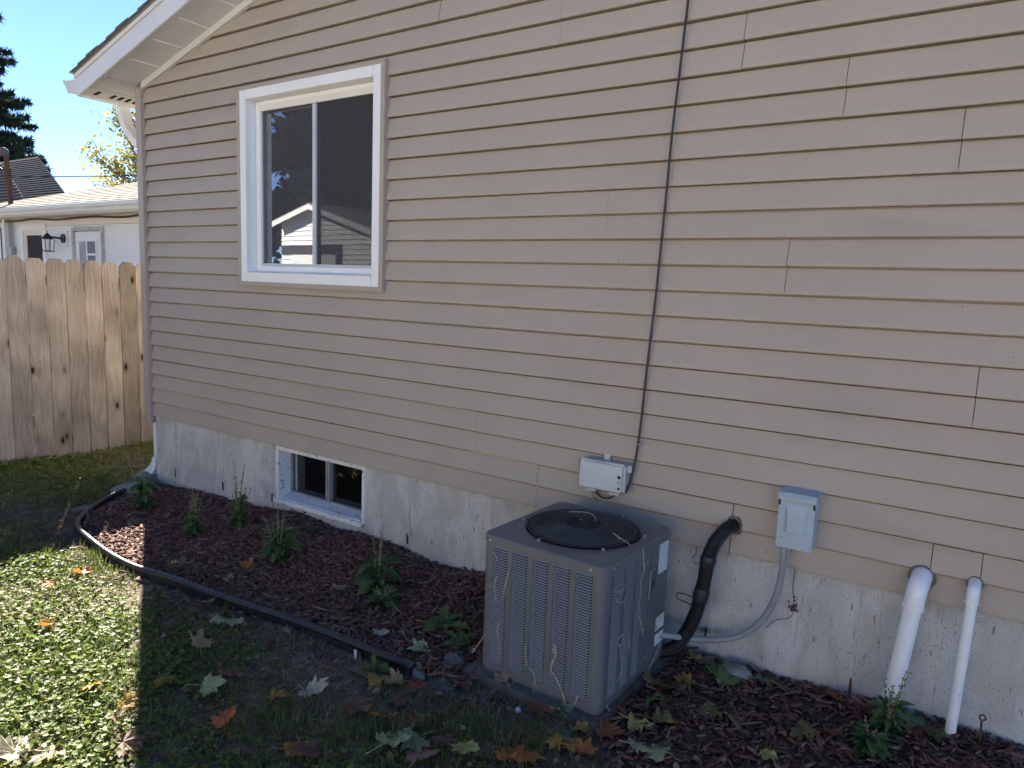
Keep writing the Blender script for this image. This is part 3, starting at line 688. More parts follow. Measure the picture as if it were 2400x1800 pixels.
# guard: rings, spokes, feet and the motor plate in the middle
M['wire'] = mk('coated_guard_wire_skylit', [(.05,.05,.052),(.075,.075,.078)], scale=30, rough=.38)  # rings paler than the black spokes: reflected sky put into their colour
gd = MB(); gd.ring((fcx,fcy,AZ1+.004), RF-.006, .0032, 72, 6); guard = part(ac, 'fan_guard', gd, M['black'], local=True, smooth=True)
def dome(R): return AZ1 + .005 + .020*(1-(R/RF)**2)
for k in range(15):
    R_ = .084 + k*.0103; mb = MB(); mb.ring((fcx,fcy,dome(R_)), R_, .0021, 60, 5); part(guard, 'guard_ring', mb, M['wire'], local=True, smooth=True)
for k in range(6):
    a = math.radians(18+60*k); c_, s_ = math.cos(a), math.sin(a)
    pts = [(fcx+c_*R_, fcy+s_*R_, dome(R_)-.003) for R_ in (.05,.1,.15,.2,RF-.004)] + [(fcx+c_*(RF+.018), fcy+s_*(RF+.018), AZ1+.003)]
    mb = MB(); mb.tube(pts, .0026, 6); part(guard, 'guard_spoke', mb, M['black'], local=True, smooth=True)
    mb = MB(); mb.cyl((fcx+c_*(RF+.020), fcy+s_*(RF+.020)), .0065, AZ1-.002, AZ1+.007, 8); part(guard, 'guard_bolt', mb, M['screw'], local=True)
mp = MB(); mp.prism(ring_pts(.078, 32), 'z', AZ1+.014, AZ1+.021); mpo = part(ac, 'motor_plate', mp, mk('matt_black_plate', [(.02,.02,.022),(.035,.035,.036)], scale=30, rough=.8, spec=.2), local=True, bevel=.002)
for k in range(4):
    a = math.radians(45+90*k); mb = MB(); mb.cyl((fcx+.04*math.cos(a), fcy+.04*math.sin(a)), .005, AZ1+.020, AZ1+.024, 8); part(mpo, 'bolt', mb, M['screw'] if k == 1 else M['black'], local=True)
# stickers, badge, screws on the right face (x = +hx, y along the depth)
def plate(y0, y1, z0, z1, d): mb = MB(); mb.box(hx+.0016, hx+.0016+d, y0, y1, z0, z1); return mb
o = part(ac, 'rating_label', plate(hy-.135,hy-.045,AZ1-.178,AZ1-.045,.0012), label_mat('rating_print', (.72,.73,.72), (.30,.31,.32)), local=True); tag(o, 'white rating sticker with small print')
o = part(ac, 'warning_label', plate(hy-.125,hy-.040,AZ0+.075,AZ0+.205,.0012), label_mat('warning_print', (.74,.74,.72), (.42,.42,.42), [(.84,.97,(.62,.55,.30)),(.40,.52,(.03,.04,.05))]), local=True); tag(o, 'white warning sticker with yellow header and black band')
bd = part(ac, 'badge', plate(hy-.222,hy-.170,AZ1-.265,AZ1-.135,.006), M['alu'], local=True, bevel=.002)
mb = MB(); mb.box(hx+.0077, hx+.0092, hy-.218, hy-.174, AZ1-.260, AZ1-.140); part(bd, 'badge_face', mb, mk('badge_grey', [(.10,.10,.105)], rough=.35), local=True)
mb = MB(); mb.box(hx+.0093, hx+.0102, hy-.211, hy-.181, AZ1-.212, AZ1-.186); part(bd, 'emblem', mb, M['black'], local=True)
for (y, z) in ((-hy+.345+.015,AZ1-.085),(-hy+.345+.015,AZ0+.20),(-hy+.40,AZ0+.06),(hy-.02,AZ1-.08),(hy-.02,AZ0+.03)):
    s = MB(); s.tube([(hx,y,z),(hx+.004,y,z)], .005, 8); part(ac, 'screw', s, M['screw'], local=True)
# concrete pad
pad = MB(); pad.box(-hx-.05, hx+.03, -hy-.055, hy+.05, -.05, AZ0-.022)
Mz = Matrix.Translation((-1.372,-.432,0)) @ Matrix.Rotation(math.radians(-2.2),4,'Z')
pv = MB(); pv.add([tuple(Mz @ Vector(p)) for p in pad.v], pad.f)
solo('equipment_pad', pv, mk('pad_concrete', [(.07,.062,.052),(.14,.125,.105)], scale=12, rough=.95, bump=.6, bscale=60), 'thin dirty concrete pad under the air conditioner', 'pad', (-1.372,-.432,0), bevel=.008)

# dry roots and grass stems snagged on the unit
def ac_pt(u, face, z, w=.006):
    if face == 'f': p = Vector((-hx+u, -hy-w, z))
    elif face == 'r': p = Vector((hx+w, -hy+u, z))
    else: p = Vector((u, w, z))
    return Mz @ p
VINES = [('f',[(.065,.60),(.075,.59),(.085,.575),(.078,.565)],'thin dry curl at the top of the leftmost louvre column'),
 ('f',[(.085,.50),(.078,.46),(.084,.42),(.082,.385)],'straight dry stem on the leftmost louvre column'),
 ('f',[(.145,.53),(.135,.48),(.120,.43),(.118,.40)],'dry stem hooked between the first and second louvre columns'),
 ('f',[(.105,.30),(.10,.26),(.112,.22),(.118,.165),(.10,.12)],'wiry root hanging low on the left of the unit'),
 ('f',[(-.03,.12),(-.005,.16),(.02,.20),(.04,.23)],'dry stalk leaning against the lower left edge of the unit'),
 ('f',[(.245,.245),(.25,.20),(.262,.165),(.285,.155),(.30,.12),(.295,.08),(.305,.045)],'forked pale root across the middle louvre columns'),
 ('f',[(.385,.30),(.392,.26),(.375,.22),(.37,.19),(.40,.155),(.43,.115),(.445,.075),(.475,.062)],'thick pale root sprawling down the fourth louvre column'),
 ('f',[(.375,.28),(.385,.25),(.378,.21)],'short root twig beside the thick pale root'),
 ('f',[(.50,.13),(.49,.09),(.475,.07),(.48,.05)],'small dry twig at the bottom of the fifth louvre column'),
 ('r',[(.06,.56),(.09,.545),(.13,.54),(.15,.555)],'dry grass wisp at the top of the first right louvre column'),
 ('r',[(.07,.53),(.10,.50),(.14,.49),(.16,.50)],'curved dry wisp under the topmost wisp on the right face'),
 ('r',[(.29,.665),(.30,.62),(.31,.57),(.29,.53),(.30,.48),(.285,.43),(.30,.39)],'long dry vine hanging down the third right louvre column'),
 ('r',[(.28,.60),(.31,.585),(.34,.58),(.36,.60)],'tangled dry stems at the top right of the louvres'),
 ('r',[(.29,.38),(.32,.33),(.34,.27)],'straight dry straw low on the access panel edge'),
 ('r',[(.12,.34),(.15,.35),(.16,.33),(.13,.31),(.11,.33),(.14,.30),(.15,.24),(.16,.19),(.13,.16)],'looped dry root knot on the right louvres'),
 ('r',[(.20,.33),(.22,.29),(.23,.24)],'small dry twig beside the looped root'),
 ('r',[(.47,.27),(.52,.21),(.53,.16),(.46,.10),(.40,.06)],'bowed dry root at the lower back of the right face'),
 ('r',[(.05,.10),(.08,.05),(.11,.0)],'dry straw propped against the front corner'),
 ('t',[(-.12,.10),(-.06,.145),(.0,.12),(.03,.07),(.02,.03)],'dry root lying on the left of the fan guard'),
 ('t',[(.17,-.02),(.21,-.05),(.25,-.07),(.285,-.09)],'dry stem bridging the fan guard and the lid edge')]
for i, (f_, pts, lab) in enumerate(VINES):
    rr = random.Random(i)
    if f_ == 't': P = [Mz @ Vector((a, b, AZ1+.026 if k < 3 else AZ1+.02)) for k, (a, b) in enumerate(pts)]
    else: P = [ac_pt(a, f_, b, .007+.006*rr.random()) for a, b in pts]
    sp_ = spline(P, 4); m = len(sp_); r0 = .0036 if 'thick' in lab else .0021
    mb = MB(); mb.tube(sp_, [r0*(1-.55*k/m) for k in range(m)], 5)
    for b_ in range(2 if m > 10 else 1):     # side rootlets
        k = rr.randrange(2, m-2); d = Vector((rr.uniform(-.03,.03), rr.uniform(-.012,0), rr.uniform(-.035,.02)))
        if f_ == 'r': d = Vector((rr.uniform(0,.012), rr.uniform(-.03,.03), rr.uniform(-.035,.02)))
        mb.tube([sp_[k], sp_[k]+d*.6, sp_[k]+d*1.1+Vector((0,0,-.006))], [.0011,.0009,.0005], 4)
    solo('dry_vine', mb, M['vine'], lab, 'dry vine', tuple(sp_[0]), smooth=True, group='dry roots snagged on the air conditioner')

# ------------------------------------------------------------------ services on the wall
# insulated refrigerant hose
hs = thing('refrigerant_hose', 'thick black insulated hose curving from the siding down to the unit', 'hose', (-.87,-.05,.64))
hp = spline([(-.845,.01,.690),(-.862,-.045,.680),(-.895,-.078,.625),(-.915,-.085,.56),(-.927,-.085,.46),(-.940,-.085,.36),(-.955,-.088,.28),(-.985,-.10,.19),(-1.03,-.13,.11),(-1.10,-.17,.085)], 8)
rr = random.Random(3)
part(hs, 'insulation', (lambda m_: (m_.tube(hp, [.030+.0008*math.sin(k*.9)+rr.uniform(-.0006,.0006) for k in range(len(hp))], 14), m_)[1])(MB()), M['tape'], smooth=True)
for k in (26, 38, 39, 40):
    mb = MB(); a = hp[k]; b = hp[k+1]; d = (b-a).normalized(); mb.tube([a-d*.022, a-d*.008, a+d*.008, a+d*.022], [.031,.0355,.034,.031], 14); part(hs, 'tape_band', mb, M['black'], smooth=True)
cp_ = [p + Vector((.028, -.012, 0)) for p in hp[4:]]
cp_[-1] = hp[-1] + Vector((0,0,.03))
mb = MB(); mb.tube(cp_, .0065, 8); part(hs, 'copper_line', mb, M['blackplastic'], smooth=True)
lw = spline([(-.955,-.115,.36),(-.99,-.12,.37),(-1.035,-.12,.365),(-1.03,-.12,.340),(-.985,-.122,.335),(-.955,-.125,.325),(-.925,-.125,.33)], 6)
mb = MB(); mb.tube(lw, .0028, 6); part(hs, 'loose_wire', mb, M['black'], smooth=True)
mb = MB(); mb.blob((-.842,.006,.690), .038, .012, .040, 20, 9, .15, 5); part(hs, 'wall_sealant', mb, M['caulk'], smooth=True)

# disconnect box
db = thing('disconnect_box', 'pale blue grey electrical disconnect box on the siding above the conduit', 'electrical box', (-.573,0,.672))
bx0, bx1, bz0, bz1 = -.644, -.504, .672, .890
mb = MB(); mb.box(bx0+.004,bx1-.002,-.080,.010,bz0+.004,bz1+.006); part(db, 'case', mb, M['box_grey'], bevel=.003)
cv = MB(); cv.box(bx0,bx1,-.0905,-.0815,bz0,bz1-.018); co = part(db, 'cover', cv, M['box_grey'], bevel=.002)
# raised pyramid panel on the cover
px0,px1,pz0,pz1 = bx0+.027,bx1-.024,bz0+.068,bz1-.034; ins = .013
v = [(px0,-.0908,pz0),(px1,-.0908,pz0),(px1,-.0908,pz1),(px0,-.0908,pz1),(px0+ins,-.1010,pz0+.004),(px1-ins,-.1010,pz0+.004),(px1-ins,-.0990,pz1-.034),(px0+ins,-.0990,pz1-.034)]
mb = MB(); mb.add(v, [(0,1,5,4),(1,2,6,5),(2,3,7,6),(3,0,4,7),(4,5,6,7)]); part(co, 'embossed_panel', mb, M['box_grey'])
hd = MB(); hd.prism([(-.098,bz1-.017),(-.098,bz1+.001),(-.090,bz1+.014),(.008,bz1+.022),(.008,bz1+.008),(-.079,bz1+.007),(-.079,bz1-.017)], 'x', bx0-.003, bx1+.004); part(db, 'rain_hood', hd, M['box_grey'], bevel=.0015)
for sx in (bx0+.002, bx1-.004):
    mb = MB(); mb.box(sx-.0035, sx+.004, -.094, -.0865, bz1-.040, bz1-.019); part(db, 'hinge', mb, M['slot'])
mb = MB(); mb.tube(spline([(-.585,-.06,.672),(-.583,-.066,.660),(-.588,-.064,.650),(-.590,-.06,.640)],4), .0018, 5); part(db, 'loose_red_wire', mb, mk('red_wire', [(.45,.06,.05)], rough=.5))
# conduit
cd = thing('flexible_conduit', 'grey flexible conduit looping from the disconnect box to the unit', 'conduit', (-.617,-.05,.672))
cpth = spline([(-.619,-.055,.676),(-.616,-.055,.60),(-.618,-.052,.53),(-.632,-.050,.44),(-.665,-.050,.345),(-.72,-.052,.262),(-.79,-.056,.205),(-.86,-.066,.178),(-.93,-.085,.165),(-1.00,-.125,.168),(-1.075,-.19,.185)], 10)
mb = MB(); mb.tube(cpth, [.0135+(.0007 if k % 2 else 0) for k in range(len(cpth))], 12); part(cd, 'jacket', mb, M['conduit'], smooth=True)
mb = MB(); mb.tube([(-.619,-.055,.690),(-.619,-.055,.660)], .018, 12); part(cd, 'connector', mb, M['conduit'], smooth=True)

# telecom box, tilted a little
nb = thing('telecom_box', 'pale grey plastic telephone junction box tilted on the siding', 'junction box', (-1.470,0,.81), 0)
nb.rotation_euler = (0, math.radians(-.5), 0)
mb = MB(); mb.box(-.118,.118,-.050,.008,-.066,.068); cs = part(nb, 'case', mb, M['nid'], local=True, bevel=.008)
mb = MB(); mb.box(-.1225,.1225,-.067,-.047,-.070,.073); lid2 = part(nb, 'lid', mb, M['nid'], local=True, bevel=.010)
mb = MB(); mb.add([(-.112,-.0672,.030),(.108,-.0672,.030),(.108,-.0715,.020),(-.112,-.0715,.020),(.108,-.0715,-.062),(-.112,-.0715,-.062),(.108,-.067,-.0655),(-.112,-.067,-.0655)], [(0,1,2,3),(3,2,4,5),(5,4,6,7)]); part(lid2, 'lid_face', mb, M['nid'], local=True)
for z, m_ in ((.012,'slot'),(-.013,'alu'),(-.042,'slot')):
    mb = MB(); mb.tube([(.098,-.0725,z),(.098,-.0735 if m_ == 'slot' else -.0745,z)], .0085 if z > -.03 else .006, 12); part(lid2, 'screw_well', mb, M[m_], local=True)
mb = MB(); mb.box(-.016,.016,-.006,-.002,.066,.098); tb = part(nb, 'mounting_tab', mb, M['nid'], local=True, bevel=.001)
mb = MB(); mb.tube([(0,-.006,.086),(0,-.009,.086)], .006, 8); part(tb, 'screw', mb, M['screw'], local=True)
mb = MB(); mb.box(.118,.140,-.030,-.022,.032,.066); part(nb, 'side_tab', mb, M['nid'], local=True, bevel=.001)
for x0, x1 in ((-.092,-.030),(.028,.092)):
    mb = MB(); mb.prism([(x0,-.062),(x1,-.062),(x1-.006,-.087),(x0+.006,-.087)], 'y', -.045, -.008); part(nb, 'cable_entry', mb, M['nid'], local=True, bevel=.003)
mb = MB(); mb.tube(spline([(-.040,-.028,-.082),(-.030,-.032,-.098),(.0,-.034,-.112),(.035,-.034,-.108),(.062,-.028,-.090)],5), .0045, 8); part(nb, 'cable_loop', mb, M['black'], local=True, smooth=True)
mb = MB(); mb.tube([(-.048,-.03,-.080),(-.050,-.032,-.104)], [.010,.009], 8); part(nb, 'ground_lug', mb, M['copper'], local=True, smooth=True)
mb = MB(); mb.tube(spline([(-.052,-.03,-.104),(-.06,-.02,-.118),(-.05,-.012,-.13),(-.035,-.01,-.142)],4), .0012, 5); part(nb, 'ground_wire', mb, M['black'], local=True)
# cable going up the wall
cb = thing('black_cable', 'long thin black cable running up the siding from the telecom box', 'cable', (-1.312,-.02,.98))
cpts = [(-1.352,-.030,.745),(-1.336,-.024,.80),(-1.326,-.018,.87),(-1.318,-.014,.93),(-1.312,-.014,.983),(-1.303,-.014,1.12),(-1.297,-.014,1.25),(-1.285,-.014,1.463),(-1.270,-.015,1.70),(-1.262,-.015,1.90),(-1.254,-.015,2.10),(-1.244,-.016,2.376),(-1.229,-.016,2.624),(-1.211,-.017,2.921),(-1.196,-.018,3.2),(-1.18,-.02,3.6),(-1.16,-.02,4.05)]
mb = MB(); mb.tube(spline(cpts, 5), .0058, 8); part(cb, 'jacket', mb, M['black'], smooth=True)
mb = MB(); mb.ring((0,0,0), .0085, .0035, 16, 6); mb.v = [(p[0]-1.311, p[1]-.014, p[2]+.985) for p in mb.v]; mb.blob((-1.300,-.016,.984), .006,.006,.006); part(cb, 'clip', mb, M['screw'], smooth=True)

# PVC pipes
def pvc(name, label, top, bot, r, wallx):
    t = thing(name, label, 'pipe', (bot[0], bot[1], 0))
    T = Vector(top); B = Vector(bot); d = (B-T).normalized()
    mb = MB(); mb.tube([T, B], r, 20); part(t, 'pipe', mb, M['pvc'], smooth=True)
    W_ = Vector((wallx, .01, T.z + r*1.9)); 
    ep = spline([W_, W_+Vector((0,-r*.9,-.001)), T - d*(r*.9), T + d*(r*1.4)], 6)
    mb = MB(); mb.tube(ep, [r*1.13]*len(ep), 20); eo = part(t, 'elbow', mb, M['pvc'], smooth=True)
    a = T + d*(r*1.25); mb = MB(); mb.tube([a-d*r*.14, a+d*r*.14], r*1.26, 20); part(eo, 'socket_lip', mb, M['pvc'], smooth=True)
    mb = MB(); mb.blob((wallx, .002, T.z+r*1.75), r*1.55, .010, r*1.55, 28, 11, .05, int(r*1000)); part(t, 'wall_sealant', mb, M['caulk'], smooth=True)
pvc('drain_pipe', 'thick white PVC drain pipe with elbow leaning from siding to mulch', (-.128,-.075,.590), (-.190,-.085,-.06), .0315, -.118)
pvc('drain_pipe', 'thin white PVC pipe near the right edge, beside the rusty hook', (.050,-.055,.635), (.030,-.060,-.08), .0185, .052)
# rusty hook on the foundation, far right
hk = spline([(.126,-.045,.062),(.128,-.050,.10),(.127,-.052,.150),(.126,-.052,.172)], 5)
mb = MB(); mb.tube(hk, .0045, 7); mb.tube(spline([(.126,-.052,.172),(.118,-.05,.186),(.128,-.048,.196),(.138,-.050,.186),(.130,-.052,.176)],5), .0035, 6)
solo('ground_hook', mb, M['rust'], 'rusty steel rod with a looped eye right of the thin white pipe', 'hook', (.126,-.045,.06), smooth=True)

# dead creeper clinging to the foundation
dv = thing('dead_creeper', 'dead brown creeper strand clinging to the foundation beside the conduit loop', 'dry vine', (-.575,.01,.50))
mb = MB(); mb.tube(spline([(-.578,.018,.555),(-.580,.016,.47),(-.570,.014,.40),(-.574,.014,.345),(-.600,.014,.325),(-.640,.014,.305),(-.672,.014,.262)],6), .0016, 5); part(dv, 'strand', mb, M['rust'])
mb = MB(); rr = random.Random(8)
for k in range(22): mb.blob((-.572+rr.gauss(0,.010), .010+rr.uniform(-.006,.004), .385+rr.gauss(0,.020)), .004,.003,.006, 5, 3)
tag(part(dv, 'withered_leaf_knot', mb, M['rust']), kind='stuff')
dv = thing('dead_creeper', 'thin dead tendril hanging from the siding edge left of the black hose', 'dry vine', (-1.02,.01,.50))
mb = MB(); mb.tube(spline([(-1.01,.012,.555),(-1.005,.008,.52),(-1.02,.004,.49),(-1.00,.006,.47),(-.985,.008,.485),(-.99,.010,.46)],6), .0014, 5); part(dv, 'strand', mb, M['rust'])

# ------------------------------------------------------------------ black bed edging
ed = thing('bed_edging', 'black plastic landscape edging curving round the mulch bed', 'garden edging', (-3.8,-1.04,0))
ept = [(x, y, float(hgt(x, y))+.048 + .010*math.sin(i*1.7)) for i, (x, y) in enumerate(EDGE)]
ept[0] = (ept[0][0], ept[0][1], ept[0][2]-.03); ept[-1] = (ept[-1][0], ept[-1][1], ept[-1][2]-.015)
esp = spline(ept, 10)
mb = MB(); mb.tube(esp, .0185, 12); part(ed, 'bead', mb, M['blackplastic'], smooth=True)
mb = MB(); v = []
for p in esp: v += [(p.x, p.y-.010, p.z-.006), (p.x, p.y-.013, p.z-.085), (p.x, p.y-.003, p.z-.085), (p.x, p.y+.004, p.z-.006)]
mb.add(v, [(i*4+a, i*4+(a+1)%4, i*4+4+(a+1)%4, i*4+4+a) for i in range(len(esp)-1) for a in range(4)]); part(ed, 'skirt', mb, M['blackplastic'], smooth=True)
mb = MB(); mb.box(-2.215,-2.200,-.938,-.934,.005,.052); part(ed, 'paint_chip', mb, M['pebble'])

# ------------------------------------------------------------------ stones
def stone(c, r, mat, label, seed, rz=0):
    mb = MB(); mb.blob((0,0,0), *r, 18, 12, .13, seed)
    R_ = Matrix.Rotation(rz, 4, 'Z'); rr = random.Random(seed)
    # flatten some sides so it reads as a broken field stone
    pl = [(Vector((rr.uniform(-1,1),rr.uniform(-1,1),rr.uniform(-.2,1))).normalized(), rr.uniform(.62,.85)) for _ in range(6)]
    vv = []
    for p in mb.v:
        q = Vector((p[0]/r[0], p[1]/r[1], p[2]/r[2]))
        for n_, d_ in pl:
            s_ = q.dot(n_)
            if s_ > d_: q -= n_*(s_-d_)*.85
        q = R_ @ Vector((q.x*r[0], q.y*r[1], q.z*r[2])); vv.append((q.x+c[0], q.y+c[1], q.z+c[2]))
    m2 = MB(); m2.add(vv, mb.f)
    solo('stone', m2, M[mat], label, 'stone', c, smooth=True, group='stones around the bed')
STONES = [((-5.36,-.27,.03),(.15,.10,.075),'rock','large pale grey stone at the house corner',1,.5),
 ((-5.47,-.10,.02),(.17,.13,.055),'rockdark','dark flat stone under the downspout elbow',2,.2),
 ((-5.60,-.03,.04),(.10,.08,.045),'rock','grey stone beneath the downspout elbow behind the dark flat stone',3,.9),
 ((-5.19,-.62,-.005),(.17,.07,.04),'rock','long low grey stone outside the edging bend',4,.95),
 ((-1.80,-.72,.035),(.085,.07,.065),'rockdark','rounded dark stone left of the air conditioner',5,.3),
 ((-1.745,-.875,.02),(.135,.055,.045),'rockdark','long dark stone at the end of the edging',6,-.35),
 ((-1.83,-.53,.03),(.13,.09,.05),'rockdark','flat dark stone half under the mulch behind the rounded stone',7,.4),
 ((-1.905,-.865,.035),(.075,.035,.040),'rock','small brownish grey stone touching the edging end',8,-.5),
 ((-1.57,-.86,.012),(.12,.05,.035),'rockdark','low stone in ground cover before the unit left corner',9,-.25),
 ((-1.17,-.87,.020),(.12,.06,.032),'rock','low grey stone before the unit front corner',10,-.2),
 ((-.93,-.84,.018),(.14,.07,.030),'rock','flat grey stone between grass and mulch at the bottom edge',11,-.4),
 ((-.765,-.055,.055),(.072,.055,.050),'rock','oval grey stone against the foundation under the conduit',12,.1),
 ((-.315,-.030,.055),(.045,.035,.035),'rockred','brown stone against the foundation left of the thick pipe',13,.2),
 ((-3.02,-1.095,.02),(.038,.03,.028),'rockred','reddish stone just below the edging, left one of two',14,.4),
 ((-2.90,-1.10,.015),(.05,.032,.026),'rockred','reddish stone just below the edging, right one of two',15,.1),
 ((-1.39,-.85,.045),(.017,.017,.016),'pebble','small white pebble in front of the air conditioner',16,0)]
for s_ in STONES:
    k_ = .85 if s_[0][0] > -2.2 and s_[0][1] < -.4 else 1.0
    stone((s_[0][0], s_[0][1], s_[0][2]-(.012 if k_ < 1 else 0)), tuple(q*k_ for q in s_[1]), *s_[2:])

# ------------------------------------------------------------------ fence
fence = thing('wooden_fence', 'weathered dog eared pine picket fence beyond the house corner', 'fence', (-7.04, 0, 0))
FW = .1575; pick_meshes = []
for q in range(4):
    rr = random.Random(q); mb = MB(); n = 7; h = 1.83; v = []
    w = FW/2*rr.uniform(.985,1.0); bow = rr.uniform(-.006,.006)
    out = [(-w,0),(w,0)] + [(w+bow*math.sin(math.pi*k/n), (h-.045)*k/n) for k in range(1,n+1)] + [(w-.038,h),(-w+.038,h)] + [(-w+bow*math.sin(math.pi*k/n), (h-.045)*k/n) for k in range(n,0,-1)]
    mb.prism(out, 'x', 0, -.016); pick_meshes.append(mesh_from('picket', mb.v, mb.f, M['fence'], bevel=.0035))
ys = np.arange(-5.1, 4.0, .1612); y_ref = -.390
k0 = round((ys[0]-y_ref)/.1612)
for i in range(len(ys)):
    rr = random.Random(100+i); y = y_ref + (k0+i+.5)*.1612
    o = link('picket', pick_meshes[i % 4], fence, (rr.uniform(-.003,.004), y, -.043+rr.uniform(-.006,.006)), (0, rr.uniform(-.004,.004), 0), (1,1,1))
    o.rotation_euler = (rr.uniform(-.0035,.0035), 0, 0)
nail_me = mesh_from('nail', (lambda m_: (m_.tube([(.0,0,0),(.004,0,0)], .0042, 6), m_)[1])(MB()).v, (lambda m_: (m_.tube([(.0,0,0),(.004,0,0)], .0042, 6), m_)[1])(MB()).f, M['screw'])
for pk in [c for c in fence.children if -1.2 < c.location.y < 1.6]:
    for z in (.34, .99, 1.59):
        for dy in (-.045, .045): link('nail', nail_me, pk, (-.001, dy+random.uniform(-.008,.008), z+random.uniform(-.012,.012)))
for z in (.30, .95, 1.55):
    mb = MB(); mb.box(-7.10,-7.0565,-5.1,4.0,z,z+.085); part(fence, 'rail', mb, M['rail'])
for y in (-3.9,-1.5,.95,3.4):
    mb = MB(); mb.box(-7.19,-7.101,y-.045,y+.045,-.2,1.75); part(fence, 'post', mb, M['rail'])

# ------------------------------------------------------------------ neighbour's white garage
M['gsiding'] = mk('white_board', [(.70,.74,.74),(.76,.79,.79)], scale=2, rough=.55)
M['groof'] = mk('tan_shingle', [(.15,.132,.115),(.22,.198,.175)], scale=14, stretch=(.4,3,3), rough=.95, bump=.3, bscale=40, spec=.1)
M['gtrim'] = mk('pale_grey_trim', [(.60,.66,.65),(.66,.71,.70)], scale=3, rough=.5)
M['gcream'] = mk('cream_frieze', [(.66,.62,.53),(.72,.69,.60)], scale=4, rough=.55)
YG = 2.71
ga = thing('white_garage', 'white clapboard garage with low hip roof behind the fence', 'garage', (-13, YG, .1))
mb = MB(); mb.box(-17.1,-8.2,YG+.02,YG+5.2,-.3,2.52); gw = part(ga, 'wall', mb, M['gsiding'])
bh = .0965; z = 2.41
segs = [(-17.1,-14.37),(-13.415,-12.505),(-11.53,-8.2)]
bmesh_cache = {}
while z > .2:
    for (a, b) in segs:
        key = round(b-a, 3)
        if key not in bmesh_cache:
            m2 = MB(); m2.prism([(-.016,0),(-.004,bh),(.02,bh),(.02,0)], 'x', 0, b-a); bmesh_cache[key] = mesh_from('siding_board', m2.v, m2.f, M['gsiding'])
        link('siding_board', bmesh_cache[key], gw, (a+13, 0, z-bh-.1))
    z -= bh
mb = MB(); mb.box(-17.1,-8.2,YG-.018,YG+.018,2.415,2.56); part(ga, 'frieze_board', mb, M['gcream'])
mb = MB(); mb.box(-17.45,-8.0,YG-.33,YG-.02,2.548,2.560); part(ga, 'soffit', mb, M['gcream'])
mb = MB(); mb.box(-17.47,-8.0,YG-.335,YG-.312,2.545,2.665); part(ga, 'fascia', mb, M['gtrim'])
gpp = [(0,2.560),(-.07,2.560),(-.085,2.60),(-.115,2.625),(-.118,2.675),(-.105,2.675),(-.10,2.655),(0,2.655)]
mb = MB(); mb.prism([(YG-.337+a,b) for a,b in gpp], 'x', -17.47, -8.0); g2 = part(ga, 'gutter', mb, M['gtrim'])
mb = MB(); v = []
for k in range(31):
    x = -15.2+ k*.24; v.append((x, YG-.06-.02*math.sin(k*1.3), 2.546-.030-.012*math.sin(k*.8)))
mb.tube(v, .017, 6); part(ga, 'drooping_cable', mb, M['black'])
# hip roof
x0, x1, y0, y1, ze, pm = -17.5, -7.95, YG-.36, YG+5.5, 2.665, .32
yr = (y0+y1)/2; run = yr-y0; zr = ze+pm*run
v = [(x0,y0,ze),(x1,y0,ze),(x1,y1,ze),(x0,y1,ze),(x0+run,yr,zr),(x1-run,yr,zr),(x0,y0,ze-.02),(x1,y0,ze-.02),(x1,y1,ze-.02),(x0,y1,ze-.02)]
mb = MB(); mb.add(v, [(0,1,5,4),(1,2,5),(2,3,4,5),(3,0,4),(0,6,7,1),(1,7,8,2),(2,8,9,3),(3,9,6,0),(6,9,8,7)]); gr = part(ga, 'roof', mb, M['groof'])
for i in range(14):                          # lapped courses on the front slope
    t0 = i*.22; t1 = t0+.235; m2 = MB(); v = []
    for t, d in ((t0,.016),(t1,.004)):
        zz = ze+pm*t+d
        v += [(x0+t+.02, y0+t, zz), (x1-t-.02, y0+t, zz)]
    v += [(x0+t0+.02, y0+t0, ze+pm*t0-.002), (x1-t0-.02, y0+t0, ze+pm*t0-.002)]
    m2.add(v, [(0,1,3,2),(4,5,1,0)]); part(gr, 'shingle_course', m2, M['groof'])
# garage window
def gframe(x0,x1,z0,z1,w,y0,y1): return frame4(x0,x1,z0,z1,w,y0,y1)
gwin = part(ga, 'window', gframe(-14.37,-13.415,.9,2.447,.10,YG-.045,YG+.03), M['gsiding'], bevel=.004)
part(gwin, 'inner_frame', gframe(-14.27,-13.515,1.0,2.347,.085,YG-.02,YG+.019), M['gcream'])
mb = MB(); mb.box(-14.186,-13.60,YG-.004,YG+.018,1.084,2.263); part(gwin, 'pane', mb, mk('garage_glass', [(.035,.032,.04),(.07,.065,.072)], scale=30, rough=.9, spec=.1))
# garage door with glazed upper half and grey frame
gdoor = part(ga, 'door', (lambda m_: (m_.box(-12.44,-11.60,YG-.02,YG+.016,.15,2.30), m_)[1])(MB()), M['gsiding'])
part(gdoor, 'door_frame', gframe(-12.505,-11.53,.1,2.372,.052,YG-.05,YG+.02), mk('weathered_grey_frame', [(.33,.35,.36),(.48,.50,.50)], scale=9, rough=.7), bevel=.004)
part(gdoor, 'glass_stop', gframe(-12.33,-11.745,1.3,2.185,.035,YG-.036,YG-.020), M['gsiding'])
mb = MB(); mb.box(-12.295,-11.780,YG-.028,YG-.021,1.335,2.150); part(gdoor, 'pane', mb, mk('door_glass', [(.24,.27,.28),(.36,.40,.42)], scale=6, rough=.5, spec=.3))
for (a,b,c,d) in ((-12.04,-11.78,1.93,1.965),(-12.065,-12.03,1.335,2.15)):
    mb = MB(); mb.box(a,b,YG-.040,YG-.029,c,d); part(gdoor, 'glazing_bar', mb, M['gsiding'])
